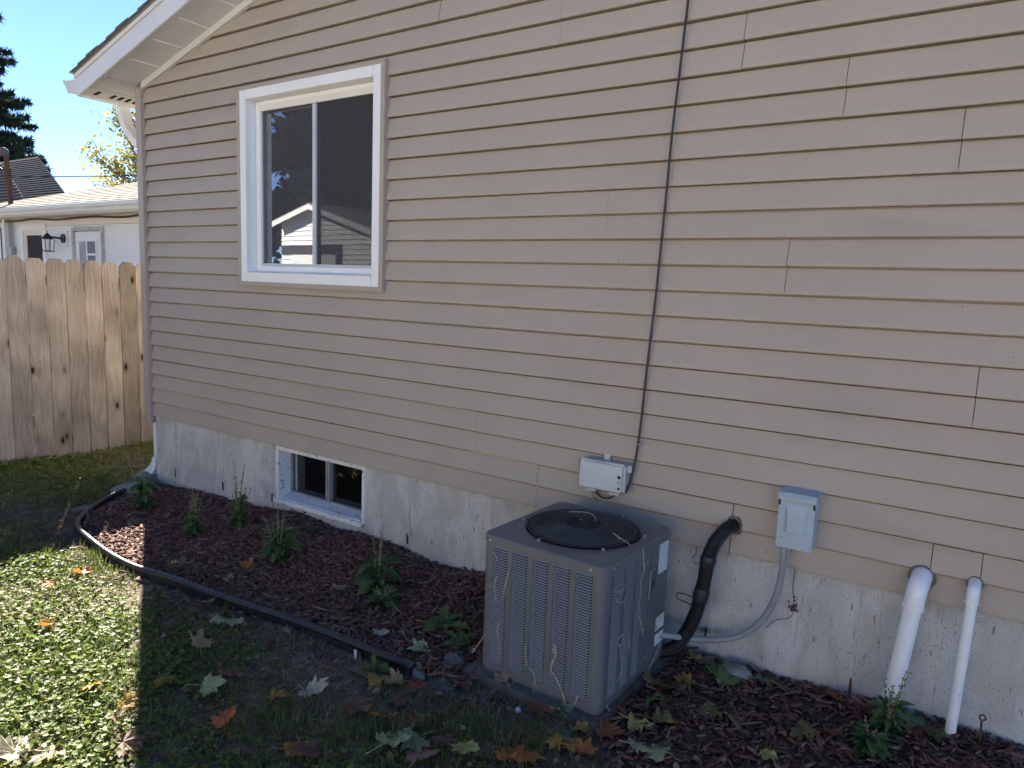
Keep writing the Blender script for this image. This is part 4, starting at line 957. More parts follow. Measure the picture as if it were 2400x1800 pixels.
mb = MB(); mb.box(-12.03,-11.785,YG-.034,YG-.0285,1.335,2.15); part(gdoor, 'dark_pane', mb, mk('door_glass_dark', [(.10,.115,.13),(.16,.18,.20)], scale=8, rough=.5, spec=.3))
# wall lantern
lm = part(ga, 'porch_lantern', (lambda m_: (m_.tube([(-12.80,YG-.03,2.20),(-12.80,YG-.055,2.20)], .075, 14), m_)[1])(MB()), M['black'])
mb = MB(); mb.box(-12.885,-12.70,YG-.030,YG-.015,2.07,2.33); part(lm, 'mount_block', mb, M['gsiding'])
mb = MB(); mb.tube(spline([(-12.80,YG-.05,2.19),(-12.84,YG-.10,2.205),(-12.93,YG-.16,2.215),(-13.0,YG-.19,2.22)],5), .017, 8); part(lm, 'arm', mb, M['black'])
lc = Vector((-13.0,YG-.19,0))
mb = MB()
for k, (r_, zz) in enumerate(((.025,2.262),(.06,2.225),(.092,2.185))): pass
mb.tube([(lc.x,lc.y,2.275),(lc.x,lc.y,2.262),(lc.x,lc.y,2.225),(lc.x,lc.y,2.180)], [.012,.03,.062,.095], 8); mb.tube([(lc.x,lc.y,2.275),(lc.x,lc.y,2.31)], .006, 6); part(lm, 'lantern_cap', mb, M['black'])
mb = MB()
for a, b in ((-1,-1),(1,-1),(1,1),(-1,1)): mb.tube([(lc.x+a*.072,lc.y+b*.072,2.18),(lc.x+a*.058,lc.y+b*.058,1.985)], .0065, 5)
for a0, a1 in (((-1,-1),(1,-1)),((1,-1),(1,1)),((1,1),(-1,1)),((-1,1),(-1,-1))): mb.tube([(lc.x+a0[0]*.066,lc.y+a0[1]*.066,1.985),(lc.x+a1[0]*.066,lc.y+a1[1]*.066,1.985)], .009, 5)
part(lm, 'cage', mb, M['black'])
mb = MB(); mb.tube([(lc.x,lc.y,1.99),(lc.x,lc.y,2.15)], [.03,.028], 8); part(lm, 'bulb_glass', mb, mk('frosted_glass', [(.6,.6,.58)], rough=.3))
# downspout, conduit, meter box at the left
mb = MB(); mb.box(-14.93,-14.84,YG-.10,YG-.03,.1,2.55); part(ga, 'downspout', mb, M['gtrim'], bevel=.006)
mb = MB(); mb.tube([(-14.72,YG-.05,1.95),(-14.72,YG-.05,2.54)], .018, 8); mb.tube([(-14.66,YG-.05,1.95),(-14.66,YG-.05,2.50)], .014, 8); mb.box(-14.76,-14.61,YG-.09,YG-.02,1.92,2.06); part(ga, 'meter_conduit', mb, M['conduit'])
mb = MB(); mb.box(-15.20,-15.185,YG-.03,YG-.017,.2,2.41); part(ga, 'corner_seam', mb, M['rust'])

# service mast on the garage roof
ms = thing('service_mast', 'rusty brown utility mast with weather head on the garage roof', 'utility mast', (-15.42,2.97,2.8))
mb = MB(); mb.tube([(-15.42,2.97,2.70),(-15.56,2.985,3.75)], .042, 10); part(ms, 'pipe', mb, M['rust'], smooth=True)
mb = MB(); mb.tube(spline([(-15.555,2.985,3.74),(-15.57,2.985,3.83),(-15.63,2.97,3.86),(-15.70,2.95,3.80)],5), [.05]*15+[.06], 10); part(ms, 'weather_head', mb, M['rockdark'], smooth=True)
for k in range(3):
    mb = MB(); mb.tube(spline([(-15.68,2.94,3.80),(-15.75-.02*k,2.90,3.70),(-15.72,2.90,3.58-.03*k),(-15.60,2.93,3.50)],5), .010, 6); part(ms, 'drip_wire', mb, M['black'])
mb = MB(); mb.tube([(-15.66,2.96,3.53),(-15.40,3.0,3.50)], .016, 6); mb.blob((-15.42,2.99,3.50), .03,.03,.03); part(ms, 'insulator', mb, M['rust'])
mb = MB(); mb.tube(spline([(-15.44,2.99,3.50),(-15.40,2.98,3.42),(-15.36,2.97,3.25)],5), .008, 6); part(ms, 'tail_wire', mb, M['black'])
wr = []
for k in range(25):
    t = k/24; wr.append((-15.50+t*18, 3.0+t*14.5, 3.37+t*2.1-.55*4*t*(1-t)*.35))
mb = MB(); mb.tube(wr, .010, 5); solo('overhead_wire', mb, M['black'], 'single overhead wire crossing the sky above the garage roof', 'wire', wr[0])

# dark roofed house farther back
M['darkroof'] = mk('charcoal_shingle', [(.045,.043,.05),(.085,.08,.09)], scale=7, stretch=(1,1,6), rough=.95, bump=.3, bscale=30, spec=.05)
M['shake'] = mk('brown_shake', [(.06,.048,.04),(.15,.125,.105)], scale=9, stretch=(1,1,5), rough=.95, bump=.5, bscale=20, spec=.05)
dh = thing('dark_roofed_house', 'house with steep charcoal shingle roof behind the garage', 'house', (-38, 11, 0))
mb = MB(); mb.box(-46.5,-29.5,9.4,11.5,0,3.95); part(dh, 'wall', mb, M['gcream'])
ry, rz_ = 9.45, 5.75
mb = MB(); v = [(-47,8.9,4.0),(-26.14,8.96,4.0),(-41.51,14.82,5.84),(-49,15,4.6),(-45,11.0,6.27),(-33.2,11.0,6.26)]
mb.add(v, [(0,1,5,4),(1,2,5),(2,3,4,5),(3,0,4),(0,3,2,1)]); dr = part(dh, 'roof', mb, M['darkroof'])
nc = 22
for i in range(nc):                          # lapped shingle courses on the slope facing us
    t0, t1 = i/nc, (i+1.08)/nc; L0, L1 = Vector(v[0]), Vector(v[1]); T0, T1 = Vector(v[4]), Vector(v[5])
    n_ = Vector((0,-.006,.007))
    q = [L0.lerp(T0,t0)+n_, L1.lerp(T1,t0)+n_, L1.lerp(T1,min(t1,1))+n_*.25, L0.lerp(T0,min(t1,1))+n_*.25, L0.lerp(T0,t0), L1.lerp(T1,t0)]
    m2 = MB(); m2.add(q, [(0,1,2,3),(4,5,1,0)]); part(dr, 'shingle_course', m2, M['darkroof'])
mb = MB(); vv = [(-38,5.75,3.2),(-21.4,5.75,3.3),(-31.47,9.19,4.62),(-38,8.6,3.2),(-36.5,7.3,5.0),(-27.0,7.3,5.05)]
mb.add(vv, [(0,1,5,4),(1,2,5),(2,3,4,5),(3,0,4),(0,3,2,1)]); fr_ = part(dh, 'porch_roof', mb, M['shake'])
nc = 16
for i in range(nc):
    t0, t1 = i/nc, (i+1.1)/nc; L0, L1 = Vector(vv[0]), Vector(vv[1]); T0, T1 = Vector(vv[4]), Vector(vv[5]); n_ = Vector((0,-.012,.012))
    q = [L0.lerp(T0,t0)+n_, L1.lerp(T1,t0)+n_, L1.lerp(T1,min(t1,1))+n_*.2, L0.lerp(T0,min(t1,1))+n_*.2, L0.lerp(T0,t0), L1.lerp(T1,t0)]
    m2 = MB(); m2.add(q, [(0,1,2,3),(4,5,1,0)]); part(fr_, 'shake_course', m2, M['shake'])
mb = MB(); mb.box(-37,-23.6,6.0,7.4,0,3.22); part(dh, 'porch_wall', mb, M['gcream'])

# ------------------------------------------------------------------ trees
M['needle'] = mk('spruce_needles', [(.020,.034,.018),(.035,.055,.026),(.028,.042,.026)], by='island', rough=.7, translucent=.15)
M['bark'] = mk('tree_bark', [(.06,.045,.035),(.12,.095,.075)], scale=8, stretch=(1,1,.2), rough=.95, bump=.8, bscale=25)
M['yleaf'] = mk('yellow_green_leaf', [(.24,.23,.05),(.34,.29,.07),(.17,.19,.045),(.40,.32,.10)], by='island', rough=.6, translucent=.4)
M['gleaf'] = mk('dark_green_leaf', [(.025,.045,.018),(.045,.075,.028),(.035,.06,.022)], by='island', rough=.6, translucent=.2)
def tri_cloud(P, D, L, W, rng):
    """thin triangles at points P along directions D"""
    n = len(P); rnd = rng.normal(size=(n,3)); s = np.cross(D, rnd); s /= np.linalg.norm(s, axis=1)[:,None]+1e-9
    L = np.broadcast_to(L, (n,))[:,None]; W = np.broadcast_to(W, (n,))[:,None]
    V = np.stack([P - s*W*.5, P + s*W*.5, P + D*L], 1).reshape(-1,3)
    return V, np.arange(3*n).reshape(-1,3)
def spruce(name, label, base, h, rad, seed, dens=1.0, group=None):
    rng = np.random.default_rng(seed); b = np.array(base)
    t = thing(name, label, 'tree', base, 0, group)
    mb = MB(); mb.tube([(base[0],base[1],base[2]+h*q) for q in (0,.3,.6,.98)], [.03*h*.55,.022*h*.5,.012*h*.5,.02], 8); part(t, 'trunk', mb, M['bark'], smooth=True)
    Ps = []; Ds = []; br = MB(); nlev = int(h*2.0)
    for lv in range(nlev):
        z = h*(.04+.95*lv/nlev); R_ = rad*(1-lv/nlev)**.85*rng.uniform(.85,1.15)+.15
        for k in range(7):
            a = rng.uniform(0, 6.28); L = R_*rng.uniform(.65,1.1); m = max(4, int(L*4))
            ts = np.linspace(.12,1,m); droop = -.32*L*ts**1.2 + .20*L*ts**3
            pts = np.stack([np.cos(a)*L*ts, np.sin(a)*L*ts, z+droop], 1)
            if k < 3: br.tube([(0+b[0],b[1],z+b[2])]+[tuple(p+b) for p in pts[::3]], [.03]+[.02]*len(pts[::3]), 4, False)
            for j, p in enumerate(pts):
                for q in range(int(9*dens)):
                    sd = rng.uniform(-1,1); hang = np.array([-math.sin(a)*sd*.5+math.cos(a)*.25, math.cos(a)*sd*.5+math.sin(a)*.25, -rng.uniform(.1,1.0)])
                    l_ = rng.uniform(.2,.5)*(1.1-.4*ts[j]); nn = 5
                    for s_ in range(nn):
                        pp = p + hang*l_*s_/nn; d = hang*.5 + rng.normal(0,.5,3); d /= np.linalg.norm(d)
                        Ps.append(pp); Ds.append(d)
    P = np.array(Ps); D = np.array(Ds)
    V, F = tri_cloud(P, D, rng.uniform(.22,.5,len(P)), .10, rng)
    o = link('crown', fast_mesh('crown', V, F, M['needle']), t)
    part(t, 'branches', br, M['bark'])
    return t
spruce('spruce_tree', 'tall dark spruce tree at the left edge behind the charcoal roof', (-54.8, 16.2, .1), 22.5, 5.7, 11, 1.7)
spruce('young_spruce', 'small spruce showing just past the charcoal roof ridge', (-49.0, 17.6, .1), 8.8, 2.2, 12, 1.3)
def broadleaf(name, label, base, h, rad, seed, mat, nl, leaf, group=None, sparse=.0, lowz=.35, cat='tree'):
    rng = np.random.default_rng(seed); t = thing(name, label, cat, base, 0, group); rr = random.Random(seed)
    br = MB(); tips = []
    mb = MB(); mb.tube([(base[0],base[1],base[2]-.1),(base[0]+.05*h*.2,base[1],base[2]+h*.3),(base[0],base[1]+.02*h,base[2]+h*.55),(base[0],base[1],base[2]+h*.8)], [.028*h,.022*h,.014*h,.006*h], 9); part(t, 'trunk', mb, M['bark'], smooth=True)
    for k in range(26):
        z = h*rr.uniform(lowz,.78); a = rr.uniform(0,6.28); L = rad*rr.uniform(.6,1.05)*(1-.5*abs((z/h-.55)/.5)); up = rr.uniform(.25,.9)
        pts = [Vector((0,0,z))]
        d = Vector((math.cos(a), math.sin(a), up)).normalized()
        for s_ in range(5):
            d = (d + Vector((rr.uniform(-.25,.25), rr.uniform(-.25,.25), rr.uniform(-.12,.2)))).normalized(); pts.append(pts[-1]+d*L/5)
        br.tube([tuple(p+Vector(base)) for p in pts], [.010*h*(1-s_/6.5) for s_ in range(6)], 5, False)
        for s_ in range(2,6):
            for q in range(3):
                d2 = (d + Vector((rr.uniform(-.9,.9), rr.uniform(-.9,.9), rr.uniform(-.3,.8)))).normalized(); e = pts[s_] + d2*L*rr.uniform(.15,.4)
                br.tube([tuple(pts[s_]+Vector(base)), tuple(e+Vector(base))], [.0025*h,.0012*h], 4, False); tips.append((pts[s_], e))
    part(t, 'branches', br, M['bark'])
    T0 = np.array([tuple(a) for a, b in tips]); T1 = np.array([tuple(b) for a, b in tips])
    i = rng.integers(0, len(tips), nl); u = rng.uniform(.2,1.1,nl)[:,None]
    P = T0[i]*(1-u) + T1[i]*u + rng.normal(0, rad*.05, (nl,3))
    D = rng.normal(size=(nl,3)); D[:,2] -= .4; D /= np.linalg.norm(D,axis=1)[:,None]
    s = np.cross(D, rng.normal(size=(nl,3))); s /= np.linalg.norm(s,axis=1)[:,None]; L = rng.uniform(.7,1.2,nl)[:,None]*leaf
    V = np.stack([P, P+D*L*.5+s*L*.38, P+D*L, P+D*L*.5-s*L*.38], 1).reshape(-1,3); F = np.arange(4*nl).reshape(-1,4)
    link('crown', fast_mesh('crown', V, F, M[mat]), t); return t
broadleaf('yellow_tree', 'yellow leaved tree with bare twig tips behind the house corner', (-18.9, 8.8, .1), 6.3, 2.7, 21, 'yleaf', 17000, .10)

# across the yard behind the viewer: the white garage and dark trees that the window mirrors
og = thing('gabled_garage', 'white gabled garage mirrored in the window glass', 'garage', (-24.2,-17.6,0), math.radians(6))
WL, WR, ZP = 2.5, 4.2, 4.75
def gz(x): return ZP - (.24*-x if x < 0 else .27*x)
mb = MB(); mb.prism([(-WL,0),(WR,0),(WR,gz(WR)),(0,ZP),(-WL,gz(-WL))], 'y', -7, 0); part(og, 'wall', mb, M['gsiding'], local=True)
for k in range(24):
    zz = .15+k*.20; a = -WL; b = WR
    if zz+.18 > gz(a): a = -(ZP-zz-.18)/.24
    if zz+.18 > gz(b): b = (ZP-zz-.18)/.27
    if b-a < .3: break
    m2 = MB(); m2.prism([(0,zz),(.04,zz),(.008,zz+.185),(0,zz+.185)], 'x', a, b); part(og, 'siding_board', m2, M['gsiding'], local=True)
mb = MB(); mb.box(-1.7,1.5,.042,.05,0,2.75); part(og, 'garage_door', mb, M['gsiding'], local=True)
mb = MB(); mb.box(-2.45,1.9,.042,.06,2.75,3.15); part(og, 'door_header', mb, M['darkroof'], local=True)
mb = MB(); mb.box(1.5,1.9,.042,.06,0,2.75); part(og, 'door_jamb', mb, M['darkroof'], local=True)
for s_, w_, m_ in ((-1,WL+.3,.24),(1,WR+.3,.27)):
    ze_ = ZP-m_*w_
    mb = MB(); v = [(0,.35,ZP+.02),(s_*w_,.35,ze_+.02),(s_*w_,-7.2,ze_+.02),(0,-7.2,ZP+.02)]; v = v+[(a,b,c+.1) for a,b,c in v]
    mb.add(v, [(0,1,2,3),(4,7,6,5),(0,4,5,1),(1,5,6,2),(2,6,7,3),(3,7,4,0)]); part(og, 'roof', mb, M['shingle'], local=True)
    mb = MB(); v = [(0,.36,ZP-.16),(s_*w_,.36,ze_-.16),(s_*w_,.36,ze_+.05),(0,.36,ZP+.05)]; v = v+[(a,.39,c) for a,b,c in v]
    mb.add(v, [(0,1,2,3),(4,7,6,5),(0,4,5,1),(1,5,6,2),(2,6,7,3),(3,7,4,0)]); part(og, 'rake_board', mb, M['gsiding'], local=True)
ch = thing('cream_bounce_house', 'cream sided house added unseen behind the viewer to bounce sunlight', 'house', (0,-18,0))  # added out of view so its sunlit front bounces light onto our wall
M['creamsiding'] = mk('cream_siding', [(.70,.66,.57),(.76,.72,.63)], scale=2, rough=.6)
mb = MB(); mb.prism([(-26,0),(-18,0),(-18,3.4),(-22,5.6),(-26,3.4)], 'x', -12, 13); cw = part(ch, 'wall', mb, M['creamsiding'])
for k in range(26):
    m2 = MB(); zz = .3+k*.12; m2.prism([(-18.0,zz),(-17.97,zz),(-17.99,zz+.115),(-18.0,zz+.115)], 'x', -12, 13); part(cw, 'siding_board', m2, M['creamsiding'])
mb = MB(); v = [(-12.5,-17.5,3.3),(13.5,-17.5,3.3),(13.5,-22,5.78),(-12.5,-22,5.78),(-12.5,-26.5,3.3),(13.5,-26.5,3.3)]; v = v + [(a,b,c+.12) for a,b,c in v]
mb.add(v, [(0,1,2,3),(3,2,5,4),(6,9,8,7),(9,10,11,8),(0,6,7,1),(4,5,11,10),(0,3,9,6),(3,4,10,9),(1,7,8,2),(2,8,11,5)]); part(ch, 'roof', mb, M['shingle'])
for xw in (-8,-3,5,9.5):
    wo_ = part(ch, 'window', (lambda m_: (m_.box(xw-.6,xw+.6,-17.99,-17.93,1.1,2.4), m_)[1])(MB()), M['white']); mb = MB(); mb.box(xw-.5,xw+.5,-17.95,-17.92,1.2,2.3); part(wo_, 'pane', mb, M['dark'])
dd = part(ch, 'door', (lambda m_: (m_.box(.6,1.5,-17.99,-17.92,.1,2.15), m_)[1])(MB()), M['white'])
spots = [(-38,-24,19,6.5),(-33,-27.5,21,6.5),(-27,-31,22,7),(-44,-20,15,6),(-21,-35,19,6.5),(-13,-38,14,5),(-2,-38,13,5.5),(9,-36,15,5.5)]
words = ['behind the gabled garage, leftmost in the window reflection','behind the gabled garage ridge, reflected in the left pane','tallest behind the gabled garage, reflected in the right pane','far left of the reflected garage','right of the reflected garage','across the yard behind the viewer, nearer the middle','across the yard straight behind the viewer','across the yard at the right behind the viewer']
M['bounce_drive'] = mk('bounce_driveway_concrete', [(.42,.40,.37),(.52,.50,.46)], scale=2, rough=.9, bump=.3, bscale=40)
mb = MB(); mb.box(-21,16,-16.5,-4.9,-.06,.035); tag(link('bounce_driveway', mesh_from('bounce_driveway', mb.v, mb.f, M['bounce_drive'])), kind='structure')  # unseen concrete slab, added to bounce sunlight onto the shaded wall
for i, (x, y, h, r) in enumerate(spots):
    broadleaf('yard_tree', 'dark green tree '+words[i], (x, y, 0), h, r, 40+i, 'gleaf', 30000 if i < 5 else 12000, .62, 'trees across the yard', lowz=.12)

# ------------------------------------------------------------------ weeds in the bed
def leaf_mesh(name, kind, mat):
    n = 9; V = []; F = []
    for i in range(n+1):
        t = i/n
        if kind == 'broad': w = .21*math.sin(math.pi*min(1,t**.75))**.8*(1.06 if i % 2 else .94)
        elif kind == 'lance': w = .14*math.sin(math.pi*t**.8)*(1.06 if i % 2 else .94)
        else: w = (.10+.12*t)*(1.5 if i % 2 else .55)*(1-t**6) if 0 < i < n else .01     # dandelion teeth
        if i in (0, n): w = .012
        z = .10*math.sin(math.pi*t)-.22*t*t
        fold = .35*w
        V += [(-w, t, z+fold), (-w*.5, t, z+fold*.45), (0, t, z), (w*.5, t, z+fold*.45), (w, t, z+fold)]
    for i in range(n):
        for k in range(4): F.append((i*5+k, i*5+k+1, (i+1)*5+k+1, (i+1)*5+k))
    return mesh_from(name, V, F, mat, True)
LEAF = {k: leaf_mesh('leaf_'+k, k, M['weed']) for k in ('broad','lance','toothed')}
def weed(label, x, y, nleaf, size, kind, nst, sth, seed, tall=0.0, lean=(0,0), seedy=True, name='weed'):
    rr = random.Random(seed); z = float(hgt(x, y))+.01
    t = thing(name, label, 'weed', (x, y, z), 0, 'weeds in the mulch'); size = size*.82; nleaf = int(nleaf*1.25)
    for i in range(nleaf):
        a = i*2.4+rr.uniform(-.4,.4); s = size*rr.uniform(.65,1.15)
        zz = tall*rr.random()**1.3; el = rr.uniform(.15,.9) if zz < .03 else rr.uniform(-.2,.7)
        link('leaf', LEAF[kind], t, (lean[0]*zz+.3*size*rr.uniform(-.3,.3), lean[1]*zz+.3*size*rr.uniform(-.3,.3), zz+.006), (el, rr.uniform(-.4,.4), a), (s*rr.uniform(.8,1.25), s, s))
    for i in range(nst):
        h = sth*rr.uniform(.55,1.15); dx, dy = rr.uniform(-.28,.28)+lean[0], rr.uniform(-.28,.2)+lean[1]
        pts = spline([(0,0,0),(dx*h*.35,dy*h*.35,h*.45),(dx*h,dy*h,h)], 5)
        mb = MB(); mb.tube(pts, [.0026*(1-.6*k/len(pts)) for k in range(len(pts))], 5)
        so = part(t, 'stem', mb, M['weedstem'], local=True)
        if seedy:
            sb = MB()
            for k in range(16):
                p = pts[5] .lerp(pts[-1], k/15) if k else pts[5]
                q = pts[min(len(pts)-1, 4+int((len(pts)-5)*k/15))]
                sb.blob((q[0]+rr.uniform(-.006,.006), q[1]+rr.uniform(-.006,.006), q[2]+rr.uniform(-.004,.004)), .0035,.0035,.005, 5, 3)
            tag(part(so, 'seed_head', sb, M['seed'], local=True), kind='stuff')
        for k in range(4):
            j = rr.randrange(1, max(2, int(len(pts)*.7))); s = size*.45*rr.uniform(.6,1.1)
            link('leaf', LEAF[kind], t, tuple(pts[j]), (rr.uniform(-.2,.6), 0, rr.uniform(0,6.28)), (s,s,s))
WEEDS = [('bushy broad leaved weed with tall stalks at the house corner stones', -4.80,-.47, 46,.13,'broad',6,.38, 1,.20,(0,.05)),
 ('weed with thin seed stalks second from the house corner', -4.02,-.58, 44,.10,'broad',7,.32, 2,.16,(-.05,.05)),
 ('weed with upright seed spikes against the foundation left of the basement window', -3.93,-.33, 44,.10,'broad',10,.40, 3,.22,(.1,.1)),
 ('weed with narrow leaves and yellowing top in front of the basement window', -3.26,-.53, 46,.16,'lance',9,.32, 4,.17,(0,.1)),
 ('large broadleaf weed in the middle of the mulch between window and unit', -2.55,-.45, 26,.16,'broad',6,.30, 5,.17,(-.1,.1)),
 ('low toothed weed with a pale seed spike in front of the large broadleaf weed', -2.41,-.55, 24,.14,'lance',3,.14, 6,.05,(0,0)),
 ('dandelion rosette left of the air conditioner', -2.02,-.53, 10,.15,'toothed',0,.1, 7,.02,(0,0)),
 ('dandelion sprouting from the stones beside the unit', -1.86,-.63, 7,.12,'toothed',0,.1, 8,.02,(0,0)),
 ('leafy weed at the foot of the thick white pipe', -.165,-.19, 80,.095,'lance',9,.24, 9,.11,(0,.1)),
 ('broad dark weed below the thick white pipe at the bottom edge', -.20,-.33, 44,.095,'broad',2,.12, 10,.06,(0,0)),
 ('tiny green sprout at the foundation below the basement window', -3.55,-.04, 6,.05,'broad',0,.1, 11,.05,(0,0)),
 ('tiny sprout in dark mulch below the basement window', -3.46,-.13, 6,.05,'broad',0,.1, 12,.03,(0,0)),
 ('tiny sprout left of the large broadleaf weed', -3.03,-.22, 4,.045,'broad',0,.1, 13,.02,(0,0)),
 ('small green sprout near the foundation above the large broadleaf weed', -2.70,-.14, 8,.055,'broad',0,.1, 14,.03,(0,0)),
 ('little seedling right of the foundation sprout toward the unit', -2.45,-.18, 5,.05,'broad',0,.1, 15,.02,(0,0)),
 ('dandelion growing against the outer end of the black edging', -2.01,-1.0, 10,.10,'toothed',0,.1, 16,.03,(0,0)),
 ('small sprout in the mulch right of the second weed', -3.60,-.62, 6,.045,'broad',0,.1, 17,.02,(0,0)),
 ('little broad sprout between the white pipes', .0,-.14, 7,.07,'broad',0,.1, 18,.05,(0,0))]
for w in WEEDS: weed(*w)

# ------------------------------------------------------------------ fallen maple leaves
LC = {'orange':[(.42,.13,.025),(.55,.22,.05)],'amber':[(.45,.22,.05),(.56,.32,.09)],'cream':[(.55,.48,.34),(.66,.60,.45)],'tan':[(.34,.23,.13),(.46,.34,.20)],
 'brown':[(.16,.085,.05),(.26,.15,.09)],'redorange':[(.46,.10,.03),(.58,.18,.06)],'palegreen':[(.34,.40,.18),(.46,.48,.26)],'gold':[(.40,.22,.04),(.52,.34,.09)],
 'yellow':[(.62,.52,.10),(.68,.60,.18)],'red':[(.30,.06,.03),(.38,.11,.06)],'rust':[(.24,.085,.03),(.36,.15,.06)],'greygreen':[(.20,.25,.14),(.29,.32,.20)],
 'pinkbrown':[(.32,.17,.12),(.42,.25,.18)],'yellowgreen':[(.36,.36,.10),(.48,.44,.17)],'olive':[(.20,.20,.07),(.31,.24,.09)],'green':[(.11,.24,.05),(.18,.31,.08)],
 'greengrey':[(.15,.24,.09),(.23,.31,.14)],'green2':[(.17,.30,.09),(.26,.37,.14)]}
LM = {k: mk('maple_'+k, v, scale=22, detail=6, lo=.35, hi=.65, rough=.55, translucent=.3, bump=.4, bscale=120, specks=[(55,(1,1,1),.70,.03,(v[0][0]*.45,v[0][1]*.4,v[0][2]*.4))]) for k, v in LC.items()}
def maple_outline():
    """polar radius of a five lobed maple leaf with toothed tips, stem at angle -90"""
    keys = [(-90,.10),(-66,.36),(-48,.36),(-30,.52),(-20,.48),(-4,.66),(6,.54),(16,.50),(26,.62),(37,.86),(45,.68),(53,.64),(59,.50),(66,.60),(74,.68),(82,.82),(90,.98)]
    full = keys + [(180-a, r) for a, r in keys[-2::-1]]
    return [(math.radians(a), r) for a, r in full]
OUT = maple_outline()
def maple_mesh(name, seed, mat, curl=1.0):
    rr = random.Random(seed); V = [(0,0,0)]; F = []; n = len(OUT); rings = (.35,.7,1.0)
    c1, c2, tw, cup = rr.uniform(-2.0,2.2), rr.uniform(-1.7,1.8), rr.uniform(-1.1,1.1), rr.uniform(-.3,1.0)
    c1, c2, tw, cup = c1*curl, c2*curl, tw*curl, cup*curl
    jit = [rr.uniform(.88,1.1) for _ in range(n)]; ed_ = [rr.uniform(-.08,.14) for _ in range(n)]
    def bend(x, y, e):
        z = c1*.30*x*x + c2*.25*y*y + tw*.35*x*y + cup*.18*(x*x+y*y) + e + .02*math.sin(9*x+seed)*math.cos(8*y)
        return (x*(1-.10*abs(c1)*abs(x)), y*(1-.08*abs(c2)*abs(y)), z)
    for k, f in enumerate(rings):
        for i, (a, r) in enumerate(OUT):
            q = r*jit[i]*f if f > .5 else (.30+.10*r)*f
            if f == .7: q = (.25+.55*r)*jit[i]*f
            V.append(bend(q*math.cos(a), q*math.sin(a)+.0, ed_[i]*(f**2)))
    for i in range(n-1): F.append((0, 1+i, 2+i))
    for k in range(2):
        for i in range(n-1): F.append((1+k*n+i, 1+(k+1)*n+i, 2+(k+1)*n+i, 2+k*n+i))
    # stem
    b0 = len(V); L = rr.uniform(.5,1.0); sx = rr.uniform(-.3,.3)
    for t in (0,.5,1): V += [(sx*t*t-.018, -.03-L*t, .02*t), (sx*t*t+.018, -.03-L*t, .02*t), (sx*t*t, -.03-L*t, .02*t+.025)]
    for s in range(2):
        for k in range(3): F.append((b0+s*3+k, b0+s*3+(k+1)%3, b0+s*3+3+(k+1)%3, b0+s*3+3+k))
    zc = np.mean([p[2] for p in V]); V = [(p[0],p[1],p[2]-zc*.4) for p in V]
    return mesh_from(name, V, F, mat, True)
